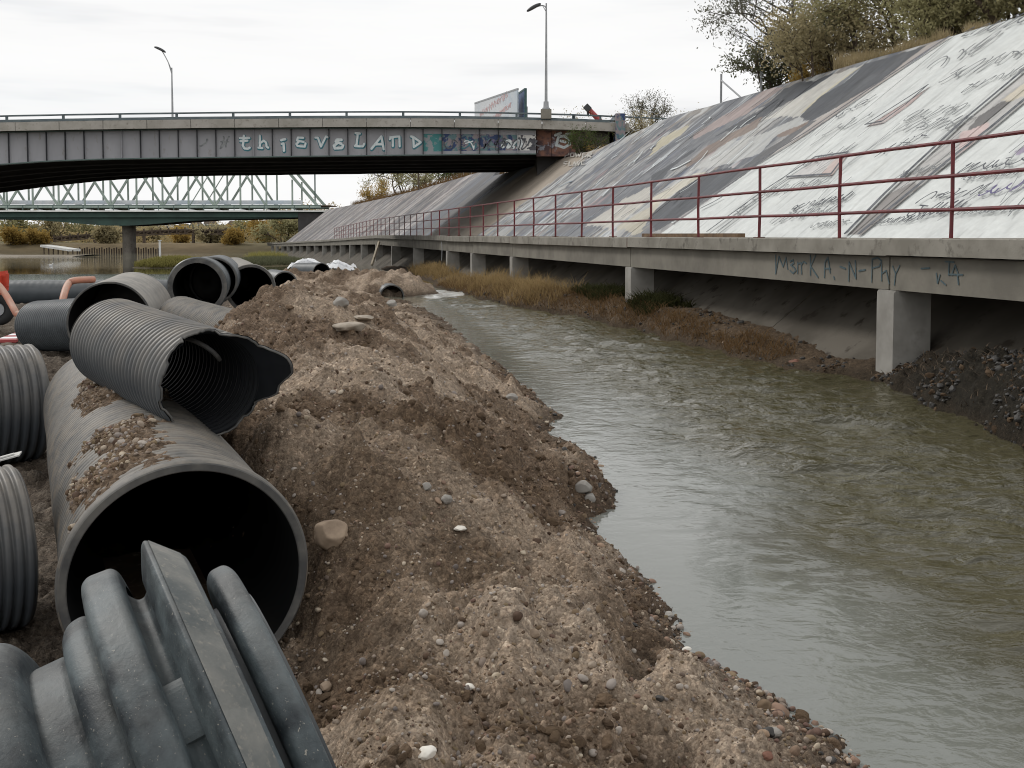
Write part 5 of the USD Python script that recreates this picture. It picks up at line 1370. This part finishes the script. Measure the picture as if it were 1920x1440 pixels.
# ------------------------------------------------------------------ the muddy toe bank under the walkway, with weeds
def toe_height(s, t):
    y = xy(s, t)[1]
    edge = np.interp(s, [-5, 6.5, 8.35, 10, 11.6, 13.1, 15.1, 18.8, 22.9, 25.8, 33.6, 36, 40, 60], [5.3, 5.75, 6.1, 6.5, 6.98, 6.5, 6.45, 6.5, 6.4, 5.7, 5.5, 5.5, 5.9, 6.3])
    top = np.interp(s, [-5, 8, 10, 11.4, 13, 15, 18, 22, 27, 33, 37, 60], [.70, .66, .50, .30, .10, .26, .38, .42, .36, .28, .20, .15])
    edge = edge + (fbm2(s, t, 1.1, 3, 141) - .5) * .45
    q = (t - edge) / .5
    z = zwater(y) + np.where(q > 0, top * np.clip(q, 0, 1) ** .6, q * .6)
    return z + (np.abs(fbm2(s, t, 4.5, 4, 142) - .5) - .1) * (.22 + .35 * sm(12.2 - s, 0, 1.5)) + (fbm2(s, t, 17, 3, 143) - .5) * (.05 + .09 * sm(12.2 - s, 0, 1.5))
S, T = np.meshgrid(np.concatenate([np.linspace(-4, 8, 40), np.linspace(8.05, 30, 420), np.linspace(30.1, 62, 200)]), np.linspace(5.0, 7.75, 84), indexing='ij')
zt = toe_height(S.ravel(), T.ravel())
xx_, yy_ = xy(S.ravel(), T.ravel())
Vt_ = np.stack([xx_, yy_, zt], 1)
_, Ft = grid_mesh(Vt_.reshape(S.shape + (3,)))
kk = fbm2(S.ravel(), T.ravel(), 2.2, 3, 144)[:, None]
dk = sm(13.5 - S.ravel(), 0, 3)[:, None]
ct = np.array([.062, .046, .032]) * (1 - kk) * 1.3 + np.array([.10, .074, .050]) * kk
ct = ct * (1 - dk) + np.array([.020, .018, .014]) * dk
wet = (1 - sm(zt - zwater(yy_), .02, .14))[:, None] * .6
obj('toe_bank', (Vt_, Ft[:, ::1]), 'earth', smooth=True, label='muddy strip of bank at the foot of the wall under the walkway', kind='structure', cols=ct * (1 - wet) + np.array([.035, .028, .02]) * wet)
def weeds(label, m, s0, s1, t0, t1, n, h0, h1, w, seed, thr=.45, lean=.5, name='weeds'):
    r = np.random.default_rng(seed)
    s_, t_ = r.uniform(s0, s1, n), r.uniform(t0, t1, n)
    z_ = toe_height(s_, t_)
    k = (fbm2(s_, t_, 1.3, 3, seed) > thr) & (z_ > zwater(xy(s_, t_)[1]) + .03)
    s_, t_, z_ = s_[k], t_[k], z_[k]
    x_, y_ = xy(s_, t_)
    B = np.stack([x_, y_, z_ - .02], 1)
    h = r.uniform(h0, h1, len(B)) * (.6 + .9 * fbm2(s_, t_, 1.1, 2, seed + 1))
    obj(name, blades(B, h, h * r.uniform(.2, 1.0, len(B)) * lean * 2, w, r), m, label=label, cat='weeds', kind='stuff')
weeds('rust-brown matted weeds along the water under the walkway', 'grass_rust', 13.6, 36, 5.3, 6.95, 26000, .05, .19, .013, 151, .36, 1.0)
weeds('tall yellow dry grass on the bank between the walkway pillars', 'grass_dry', 24, 36, 5.5, 6.9, 6500, .10, .38, .012, 152, .50, 1.0)
weeds('scattered yellow grass tufts standing above the rusty weeds by the pillars', 'grass_dry', 22, 33, 5.7, 7.0, 4200, .25, .6, .012, 156, .60, .7)
weeds('green and brown low plants around the second pillar from the right', 'weed_dark', 19, 24.5, 6.7, 7.6, 3000, .10, .30, .03, 153, .46, 1.0)
weeds('yellow tuft of dry grass by the distant pillars past the rapids', 'grass_dry', 40, 48, 5.9, 7.0, 2600, .15, .5, .025, 154, .45, .7)
weeds('dark wet weeds and litter heaped right of the near pillar', 'twig', 7.2, 12.6, 6.1, 7.6, 1800, .03, .10, .008, 155, .45, 1.6)
# grass islands in the still water beyond the pipes
def island(u0, u1, y, wy, h, label, m, seed, n=9000, hb=(.25, .6)):
    x0, x1 = at(u0, 490, y)[0], at(u1, 490, y)[0]
    zw_ = float(zwater(y))
    r = np.random.default_rng(seed)
    Xi, Yi = np.meshgrid(np.linspace(x0 - .6, x1 + .6, 70), np.linspace(y - wy, y + wy, 30), indexing='ij')
    q = ((Xi - (x0 + x1) / 2) / ((x1 - x0) / 2)) ** 2 + ((Yi - y) / wy) ** 2
    hz = lambda xi, yi: zw_ - .25 + (h + .25) * np.clip(1 - (((xi - (x0 + x1) / 2) / ((x1 - x0) / 2)) ** 2 + ((yi - y) / wy) ** 2) + (fbm2(xi, yi, .5, 3, seed) - .5) * .5, 0, 1) ** .7
    Zi = hz(Xi.ravel(), Yi.ravel())
    t_ = thing('grass_island', label, 'grass bank', kind='stuff')
    obj('bank', grid_mesh(np.stack([Xi, Yi, Zi.reshape(Xi.shape)], -1)), 'land', t_, smooth=True, cols=np.tile([.10, .085, .05], (Xi.size, 1)))
    xi, yi = r.uniform(x0, x1, n), r.uniform(y - wy, y + wy, n)
    zi = hz(xi, yi); k = zi > zw_ + .08
    B = np.stack([xi, yi, zi - .03], 1)[k]
    hh = r.uniform(*hb, len(B))
    obj('grass', blades(B, hh, hh * .6, .05, r), m, t_)
island(250, 400, 68, 4.5, .42, 'low yellow-green grassy island in the still water behind the pipes', 'grass_green', 161, hb=(.15, .4))
island(415, 590, 76, 7.0, .30, 'dark green weedy island between the pipes and the far walkway', 'leaf_ivy', 162, 9000, (.2, .5))
island(440, 560, 88, 4.0, .25, 'pale green rushes on the far side of the weedy island', 'grass_green', 163, 5000, (.3, .9))
island(300, 560, 55, 3.5, .10, 'thin dark mud bar just beyond the pipes', 'weed_dark', 164, 2500, (.05, .15))
# the far river bank: brush that reads as one mass, and single bushes and trees standing out of it
r = np.random.default_rng(171)
Cs = []
for _ in range(260):
    u, y = r.uniform(-250, 640), r.uniform(229, 335)
    x_ = (u - 960) / 2100 * y
    z_ = float(land_height(np.array([x_]), np.array([y]))[0])
    R_ = r.uniform(1.2, 2.8)
    k = 120
    Cs.append(np.array([x_, y, z_ + R_ * .6]) + r.normal(size=(k, 3)) * [R_, R_, R_ * .55])
Cs = np.concatenate(Cs)
obj('far_brush', quads(Cs, r.uniform(.35, .9, len(Cs)), .35, r), 'leaf_far', label='brown autumn brush massed along the far river bank', cat='brush', kind='stuff')
FAR = [(30, 471, 212, 2.8, 'leaf_yellow', 'golden bush at the far left on the far bank'), (72, 472, 213, 2.3, 'leaf_yellow', 'small golden bush beside the pale ramp on the far bank'),
       (20, 462, 235, 6.5, 'leaf_olive', 'tall olive tree at the far left under the green bridge'), (95, 460, 240, 5.8, 'leaf_brown', 'brown tree above the pale ramp under the green bridge'), (165, 460, 245, 6.2, 'leaf_olive', 'dull olive tree left of the bridge pier'),
       (200, 466, 215, 3.4, 'leaf_brown', 'brown bush just left of the bridge pier'), (335, 466, 230, 3.0, 'leaf_yellow', 'bright yellow bush right of the bridge pier'), (280, 464, 240, 3.6, 'leaf_brown', 'tawny bush close on the right of the bridge pier'),
       (400, 466, 225, 3.2, 'leaf_brown', 'russet bush midway between the pier and the far wall'), (455, 460, 250, 5.2, 'leaf_olive', 'olive tree where the trestle meets the right bank'), (495, 460, 235, 5.4, 'leaf_yellow', 'yellow-green tree beside the green bridge abutment'),
       (530, 458, 228, 5.6, 'leaf_olive', 'dull green tree half hidden by the green bridge abutment'), (440, 467, 212, 2.4, 'leaf_yellow', 'small yellow bush at the end of the far walkway')]
for i, (u, v, y, h, lf, lab) in enumerate(FAR):
    b = at(u, v, y); b[2] = float(land_height(b[:1], b[1:2])[0]) - .2
    tree('far_tree' if h > 4 else 'far_bush', lab, 'tree' if h > 4 else 'bush', b, h, lf, 2600, 180 + i, 6 if h < 4 else 4, .4, .55, .32, .5, 2, .1, tilt=.6)
# hillside houses, tiny
pr_ = thing('hill_house', 'tiny pale house on the low hill beyond the bridges', 'house', 'houses on the far hill', at(290, 423, 900))
hw_ = obj('wall', bx(0, 0, 1.2, 9, 7, 4.4), 'white_trim', pr_)
obj('roof', trimesh.convex.convex_hull(np.array([[-5, -4, 3.4], [5, -4, 3.4], [-5, 4, 3.4], [5, 4, 3.4], [-5, 0, 5.8], [5, 0, 5.8]])), 'timber_brown', pr_)
for sx in (-2.6, 0.2, 2.8):
    obj('window', bx(sx, -3.52, 1.6, 1.3, .1, 1.4), 'lamp_dark', hw_)
r = np.random.default_rng(191)
for k in range(15):
    u = r.uniform(270, 560); y = r.uniform(820, 1080)
    x_ = (u - 960) / 2100 * y
    z_ = float(land_height(np.array([x_]), np.array([y]))[0])
    copy_of(pr_, 'hill_house', 'tiny pale house on the low hill beyond the bridges', 'house', 'houses on the far hill', (x_, y, z_ + .5), r.uniform(-30, 30), r.uniform(.7, 1.1))
Cs = np.stack([r.uniform(-560, -160, 1500), r.uniform(760, 1100, 1500), np.zeros(1500)], 1)
Cs[:, 2] = land_height(Cs[:, 0], Cs[:, 1]) + r.uniform(.3, 3.0, 1500)
obj('hill_trees', quads(Cs, 3.5, 3.0, r), 'leaf_grey', label='far-off grey-green trees on the low hill behind the bridges', cat='trees', kind='stuff')
# pale ramp, low piling fence, lone post
rp = thing('boat_ramp', 'pale sloping ramp with a railing on the far left bank', 'ramp')
a_, b_ = at(86, 461, 186), at(140, 469, 180)
obj('deck', bar(a_, b_, 2.0, .35), 'white_trim', rp)
for k in range(7):
    q = a_ + (b_ - a_) * k / 6 + [0, -.8, 0]
    obj('leg', bar(q, q + [0, 0, -1.4 + k * .12], .16, .16), 'timber_brown', rp)
pf = thing('piling_fence', 'row of short dark pilings along the far water edge beside the pier', 'fence')
for k in range(34):
    q = at(145 + k * 4.6, 471, 196)
    obj('piling', tube([q + [0, 0, -.8], q + [0, 0, .55 + .15 * math.sin(k * 2.1)]], .12, 6), 'timber_brown', pf)
lp = thing('marker_post', 'single pale post standing in the shallows right of the bridge pier', 'post')
q = at(300, 476, 172)
obj('post', tube([q + [0, 0, -.5], q + [0, 0, 2.0]], .17, 8), 'white_trim', lp)
obj('cap', bx(q[0], q[1], q[2] + 2.05, .45, .45, .12), 'white_trim', lp)
# mud flat at the far shore
X_, Y_ = np.meshgrid(np.linspace(-125, -64, 70), np.linspace(160, 178, 24), indexing='ij')
hz = -1.5 + .16 * np.clip(1 - ((Y_ - 169) / 7) ** 2 + (fbm2(X_.ravel(), Y_.ravel(), .15, 3, 5).reshape(X_.shape) - .5), -1, 1) - .02
obj('mud_flat', grid_mesh(np.stack([X_, Y_, hz], -1)), 'land', smooth=True, label='thin grey mud flat along the far left shore', kind='structure', cols=np.tile([.22, .195, .16], (X_.size, 1)))

# ------------------------------------------------------------------ loose things
def crumpled(label, c, w, d, h, seed, name='plastic_sheet'):
    r = np.random.default_rng(seed)
    Xc, Yc = np.meshgrid(np.linspace(-.5, .5, 40), np.linspace(-.5, .5, 30), indexing='ij')
    zc = h * (1 - (2 * Xc) ** 2 * .8) * (1 - (2 * Yc) ** 2 * .6) + (np.abs(fbm2(Xc.ravel(), Yc.ravel(), 5, 4, seed).reshape(Xc.shape) - .5)) * h * 1.2 - .15 * h
    ang = np.arctan2(Yc, Xc); rad = 1 + .22 * np.sin(ang * 3 + seed) + .1 * np.sin(ang * 7)
    P_ = np.stack([Xc * w * rad, Yc * d * rad, zc], -1)
    t_ = thing(name, label, 'sheet', None, c)
    obj('sheet', grid_mesh(P_), 'sheet_white', t_, smooth=True)
    P2 = P_[::3, 27:29].copy(); P2[..., 2] += .03
    obj('fold', grid_mesh(P_[4:36, 6:10] + [0, 0, .03]), 'sheet_white', t_, smooth=True)
q = at(578, 503, 38.3); crumpled('crumpled white sheet left of and behind the black pipe', q, 1.0, .8, .34, 3)
q = at(634, 508, 37.4); crumpled('crumpled white sheet right of the black pipe', q, .85, .8, .36, 8)
q = at(663, 502, 36.5); crumpled('scrap of white sheet far right of the crumpled ones', q, .18, .18, .12, 9)
pk = thing('plank', 'pale board leaning against the walkway beside the white sheets', 'plank')
a_, b_ = at(697, 497, 68.2), at(711, 453, 69.2)
obj('board', bar(a_, b_, .10, .16), 'plank', pk)
hp = thing('hanging_rope', 'thin pale rope dangling from the walkway edge near the rapids', 'rope')
a_ = at(828, 453, xy(s_of(44.5, 6.9), 6.9)[1])
obj('rope', tube([a_, a_ + [.02, 0, -.3], a_ + [0, 0, -.75]], .016, 6), 'pole_steel', hp)
tm_ = thing('timber_beam', 'old brown timber lying on the walkway against the white wall', 'beam')
sA, sB = on_slope(1242, 442)[0], on_slope(1455, 444)[0]
for k, (f0, f1) in enumerate(((0, .64), (.65, 1.0))):
    a_, b_ = W(sA + (sB - sA) * f0, .35 + .25 * f0, zwalk(20) + .065), W(sA + (sB - sA) * f1, .35 + .25 * f1, zwalk(20) + .065)
    obj('timber', bar(a_, b_, .14, .075), 'old_beam', tm_)
# orange frame and hoses at the left
of = thing('orange_machine', 'orange-red machine corner with a tyre at the left edge behind the pipes', 'machine')
yo = 19.0
def op(u, v, y=yo):
    return at(u, v, y)
obj('frame', cat([bar(op(-8, 516), op(13, 513), .10), bar(op(10, 513), op(9, 545), .09), bar(op(-4, 514), op(-2, 552), .09), bar(op(2, 536), op(14, 540), .08), bar(op(-8, 528), op(12, 530), .05)]), 'red_orange', of)
obj('hood', framed(bevel_box(.20, .4, .18, .04), op(-4, 526), (1, 0, 0), (0, 1, 0), UP), 'red_orange', of)
obj('fender', tube(bez(op(-14, 558), op(2, 552), op(16, 562), op(20, 582), 12), .07, 8), 'orange_plastic', of, smooth=True)
whl = trimesh.creation.torus(.19, .085, major_sections=24, minor_sections=10)
whl.apply_transform(trimesh.transformations.rotation_matrix(math.pi / 2, (1, 0, 0)))
obj('tyre', framed(whl, op(-2, 580), (1, 0, 0), (0, 1, 0), UP), 'tyre', of, smooth=True)
rimm = trimesh.creation.cylinder(.11, .1, sections=20)
rimm.apply_transform(trimesh.transformations.rotation_matrix(math.pi / 2, (1, 0, 0)))
obj('rim', framed(rimm, op(-2, 580), (1, 0, 0), (0, 1, 0), UP), 'pole_steel', of, smooth=30)
ho = thing('orange_hose', 'faded orange hose bending down from the orange machine to the ribbed pipe', 'hose')
obj('hose', tube(np.concatenate([bez(op(-6, 532, 18.6), op(8, 545, 18.5), op(18, 565, 18.4), op(28, 583, 18.2), 10), bez(op(30, 587, 18.2), op(35, 592, 18.1), op(42, 590, 18.2), op(54, 580, 18.4), 8)]), .055, 8), 'orange_pipe', ho, smooth=True)
ho = thing('orange_hose', 'faded orange hose arching over the long dark pipe behind the grey stub', 'hose')
obj('hose', tube(np.concatenate([bez(op(116, 572, 25.6), op(118, 560, 25.6), op(122, 540, 26), op(130, 530, 26.5), 10), bez(op(133, 528, 26.5), op(142, 524, 26.5), op(160, 525, 26.6), op(176, 524, 26.8), 10)]), .085, 8), 'orange_pipe', ho, smooth=True)
bd = thing('barricade_board', 'red and white striped barricade board lying on the mud at the left', 'barricade')
a_, b_ = on_z(10, 640, .12), on_z(56, 622, .14)
d_ = (b_ - a_); Lb_ = np.linalg.norm(d_); d_ /= Lb_
for k in range(6):
    p0_, p1_ = a_ + d_ * Lb_ * k / 6, a_ + d_ * Lb_ * (k + .96) / 6
    obj('stripe', bar(p0_, p1_, .30, .04), 'red_paint' if k % 2 == 0 else 'sheet_white', bd)
scr = thing('plastic_scrap', 'small pale green scrap caught between the two ribbed pipes at the left edge', 'scrap')
q = at(12, 860, 6.3)
obj('scrap', bar(q + [-.1, 0, -.02], q + [.06, .05, .02], .12, .008), 'white_trim', scr)
obj('crease', bar(q + [-.08, -.02, -.005], q + [.03, .03, .022], .03, .008), 'white_trim', scr)
bt = thing('bird', 'white bird resting on the still water at the left', 'bird')
q = on_z(96, 500, float(zwater(68))) ; q = at(96, 500, 72); q[2] = float(zwater(72)) + .06
bd_ = trimesh.creation.icosphere(2); bd_.apply_scale((.11, .06, .055)); bd_.apply_translation(q - [0, 0, .02])
hd_ = trimesh.creation.icosphere(2); hd_.apply_scale((.036, .032, .036)); hd_.apply_translation(q + [.09, 0, .075])
nk_ = tube([q + [.07, 0, .0], q + [.09, 0, .07]], .022, 8)
obj('body', cat([bd_, hd_, nk_, tube([q + [.118, 0, .075], q + [.15, 0, .07]], [.011, .004], 6), tube([q + [-.09, 0, 0], q + [-.165, 0, .02]], [.03, .01], 6)]), 'sheet_white', bt, smooth=True)
# ------------------------------------------------------------------ stones one can point at
def stone_mesh(rx, ry, rz, seed, sub=3, rough=.3):
    m = trimesh.creation.icosphere(sub)
    n_ = meshkit.fbm(m.vertices * 1.1 + seed * 3.7, 4, seed) - .5
    m.vertices *= (1 + n_ * rough * 2.2)[:, None]
    rs = np.random.default_rng(seed)                     # a few worn flat faces
    for _ in range(4):
        d_ = rs.normal(size=3); d_ /= np.linalg.norm(d_)
        h_ = m.vertices @ d_; c_ = rs.uniform(.62, .9)
        m.vertices -= np.maximum(h_ - c_, 0)[:, None] * d_ * .85
    m.vertices *= [rx, ry, rz]
    return m
def on_bar(u, v):
    """first point of the gravel bar that the pixel's line of sight meets"""
    d = ray(u, v)
    yy = np.geomspace(1.8, 40, 1200)
    P_ = EYE + d[None] * yy[:, None]
    g = bar_height(P_[:, 0], P_[:, 1], False)
    k = np.nonzero(P_[:, 2] < g)[0]
    return P_[k[0]] if len(k) else P_[-1]
STONES = [(1095, 920, 15, 'stone_grey', .9, 'round grey cobble on the spit of mud at the water edge'), (1107, 938, 13, 'stone_grey', .7, 'flat grey stone just below the round cobble on the spit'), (622, 1016, 30, 'stone_tan', .95, 'big tan lump of rock close to the rim of the big pipe'),
          (838, 940, 11, 'stone_grey', .8, 'small bluish pebble left of the middle of the spit'), (800, 916, 9, 'stone_grey', .9, 'smooth grey pebble under the dark clod'), (862, 992, 13, 'stone_white', .3, 'thin white flake of stone in the middle of the heap'),
          (800, 1416, 20, 'stone_white', .45, 'flat white stone at the bottom edge of the picture'), (880, 1290, 10, 'stone_white', .5, 'white chip of stone in the sandy hollow'), (1066, 1096, 9, 'stone_tan', .9, 'rounded tan pebble on the lower slope of the heap'),
          (655, 618, 30, 'stone_pale', .3, 'pale flat slab of rock near the top of the heap'), (682, 598, 20, 'stone_pale', .25, 'pale splinter of rock above the flat slab'), (735, 575, 9, 'stone_grey', 1.0, 'round pale stone on the skyline of the heap by the culvert mouth'),
          (640, 572, 15, 'stone_grey', .7, 'grey rounded rock on the upper heap'), (960, 748, 11, 'stone_grey', .6, 'grey slab on the right flank of the heap'), (1255, 1156, 10, 'stone_grey', .7, 'grey stone in the shallows at the water edge'),
          (1288, 1220, 8, 'stone_white', .6, 'small white stone standing in the shallows'), (1453, 1378, 14, 'stone_grey', .7, 'grey cobble on the wet gravel at the lower right'), (1562, 1390, 10, 'stone_dark', .7, 'dark stone on the shore at the lower right'),
          (205, 905, 14, 'stone_tan', .8, 'tan stone stuck in the mud on the big pipe'), (1440, 1420, 12, 'stone_red', .7, 'reddish stone by the bottom edge at the right'), (1237, 1312, 9, 'stone_dark', .6, 'dark pebble under the undercut hollow'),
          (480, 1165, 9, 'stone_grey', .8, 'grey pebble lying in the mouth of the big pipe'), (1000, 1192, 12, 'stone_tan', .7, 'dusty tan lump on the lower heap'), (612, 1290, 12, 'stone_tan', .8, 'tan stone beside the end rib of the coupling')]
for i, (u, v, rp_, m, fl, lab) in enumerate(STONES):
    p_ = on_bar(u, v)
    if lab.endswith('on the big pipe'):
        p_ = at(u, v, 4.62)
    if 'mouth of the big pipe' in lab:
        p_ = at(u, v, 4.2)
    r_ = rp_ / 2100 * p_[1] * 1.05
    obj('stone', stone_mesh(r_ * 1.05, r_ * .9, r_ * fl, 300 + i).apply_transform(trimesh.transformations.rotation_matrix(i * 1.7, (0, 0, 1))).apply_translation(p_ + [0, 0, r_ * fl * .45]), m, smooth=True, label=lab, cat='stone')
# stones along the far toe bank
for i, (u, v, y, rp_, m, lab) in enumerate([(1490, 682, 14.4, 12, 'stone_red', 'round reddish boulder at the water under the walkway'), (1820, 705, 11.9, 26, 'stone_grey', 'pale broken rock in the dark heap right of the near pillar'), (1362, 645, 16.6, 9, 'stone_tan', 'tan rock left of the reddish boulder on the bank'),
                                        (1395, 655, 16.2, 9, 'stone_red', 'small red rock at the water left of the reddish boulder'), (1560, 700, 13.7, 7, 'stone_tan', 'small tan rock left of the near pillar'), (1815, 757, 11.0, 7, 'stone_white', 'small white stone at the foot of the dark heap'),
                                        (1745, 738, 11.6, 6, 'stone_white', 'tiny white stone at the water right of the near pillar'), (1905, 815, 9.7, 16, 'stone_grey', 'grey rock at the water by the right edge')]):
    p_ = at(u, v, y)
    r_ = rp_ / 2100 * y
    obj('stone', stone_mesh(r_ * 1.1, r_ * .9, r_ * .75, 400 + i).apply_translation(p_), m, smooth=True, label=lab, cat='stone')
# dark rubble heaped right of the near pillar
def scatter(name, label, pts, sizes, mats_, seed, flat=.7, rough=.22):
    r = np.random.default_rng(seed)
    pi = UsdGeom.PointInstancer.Define(stage, fresh('/World', name))
    root = str(pi.GetPath())
    UsdGeom.Scope.Define(stage, root + '/kinds')
    paths = []
    for k, m in enumerate(mats_):
        sm_ = stone_mesh(1, .85, flat, 500 + seed + k, 1 if len(pts) > 30000 else 2, rough)
        usdkit.mesh(stage, f'{root}/kinds/pebble_{k:03d}', sm_, MATS[m], smooth=rough < .3)
        paths.append(Sdf.Path(f'{root}/kinds/pebble_{k:03d}'))
    pi.CreatePrototypesRel().SetTargets(paths)
    n = len(pts)
    pi.CreateProtoIndicesAttr(Vt.IntArray.FromNumpy(r.integers(0, len(mats_), n).astype(np.int32)))
    pi.CreatePositionsAttr(Vt.Vec3fArray.FromNumpy(pts.astype(np.float32)))
    pi.CreateScalesAttr(Vt.Vec3fArray.FromNumpy((sizes[:, None] * r.uniform(.75, 1.25, (n, 3))).astype(np.float32)))
    q = r.normal(size=(n, 4)); q[:, 1:3] *= .35; q /= np.linalg.norm(q, axis=1, keepdims=True)
    pi.CreateOrientationsAttr(Vt.QuathArray([Gf.Quath(float(a), float(b), float(c), float(d)) for a, b, c, d in q]))
    tag(pi.GetPrim(), label, 'gravel', None, 'stuff')
r = np.random.default_rng(601)
kx = r.integers(0, len(BARPTS), 420000)
pk_ = BARPTS[kx]
ok = (pk_[:, 2] > -.03) & (pk_[:, 0] > np.interp(pk_[:, 1], CREST[:, 0], CREST[:, 2]) - .9) & (pk_[:, 1] < 30) & (fbm2(pk_[:, 0], pk_[:, 1], 1.9, 3, 66) > .34)
pk_ = pk_[ok][:48000] + r.normal(size=(min(ok.sum(), 48000), 3)) * [.006, .006, 0]
sz = np.exp(r.normal(-5.55, .5, len(pk_)))
sz = np.clip(sz, .0022, .019) * (1 + .05 * pk_[:, 1])
st_pts = np.concatenate(STUCK); kq = r.integers(0, len(st_pts), 1500)
pk_ = np.concatenate([pk_, st_pts[kq]]); sz = np.concatenate([sz, np.clip(np.exp(r.normal(-5.0, .5, 1500)), .003, .02)])
scatter('gravel', 'pebbles and grit strewn over the heap of wet gravel and the muddy pipe', pk_ + np.stack([0 * sz, 0 * sz, sz * .1], 1), sz, ['pebble_a', 'pebble_b', 'pebble_c', 'pebble_e', 'pebble_e', 'pebble_a', 'pebble_e', 'pebble_e', 'pebble_a', 'pebble_e', 'pebble_b'], 61)
kx = r.integers(0, len(BARPTS), 60000)
pk2 = BARPTS[kx]
ok = (pk2[:, 2] > .0) & (pk2[:, 0] > np.interp(pk2[:, 1], CREST[:, 0], CREST[:, 2]) - .5) & (pk2[:, 1] < 34) & (fbm2(pk2[:, 0], pk2[:, 1], 1.6, 2, 77) > .50)
pk2 = pk2[ok][:7500]
sz = np.clip(np.exp(r.normal(-4.6, .5, len(pk2))), .005, .03) * (1 + .04 * pk2[:, 1])
scatter('clods', 'dark broken lumps of earth on the spoil heap', pk2, sz, ['mud', 'mud_dark', 'mud_dark', 'mud'], 64, .75, .55)
yy_ = np.exp(r.uniform(np.log(2.8), np.log(14), 2400))
xx_ = np.interp(yy_, EDGE_Y, EDGE_X) + r.normal(size=len(yy_)) * .11 * (yy_ / 4) ** .5 - .03
zz_ = bar_height(xx_, yy_, False)
sz = np.clip(np.exp(r.normal(-4.95, .55, len(yy_))), .003, .03)
k = zz_ > -.03
scatter('shore_gravel', 'red and grey pebbles along the near water edge', np.stack([xx_, yy_, zz_ + sz * .3], 1)[k], sz[k], ['pebble_c', 'pebble_b', 'pebble_e', 'pebble_a', 'pebble_c', 'stone_dark'], 62)
s_, t_ = np.concatenate([r.uniform(6, 36, 3600), r.uniform(6.5, 12.6, 3500)]), np.concatenate([r.uniform(5.4, 7.4, 3600), r.uniform(5.8, 7.5, 3500)])
zz_ = toe_height(s_, t_); x_, y_ = xy(s_, t_)
k = (zz_ > -.02) & (fbm2(s_, t_, 1.4, 2, 67) > .42)
sz = np.clip(np.exp(r.normal(-4.0, .45, len(s_))), .010, .06)
scatter('bank_rubble', 'dark and reddish rubble on the bank under the walkway', np.stack([x_, y_, zz_ + sz * .2], 1)[k], sz[k], ['stone_dark', 'stone_dark', 'mud_dark', 'stone_dark', 'mud_dark', 'stone_dark'], 63, .6, .4)
tw = thing('driftwood', 'small dark twigs sticking into the water at the notch in the shore', 'twigs')
for k, (u0, v0, u1, v1) in enumerate(((1085, 1012, 1110, 1002), (1098, 1004, 1118, 1018), (1090, 1020, 1104, 1008))):
    a_, b_ = on_z(u0, v0, .06), on_z(u1, v1, .02)
    obj('twig', tube([a_, (a_ + b_) / 2 + [0, 0, .02], b_], .005, 5), 'twig', tw)
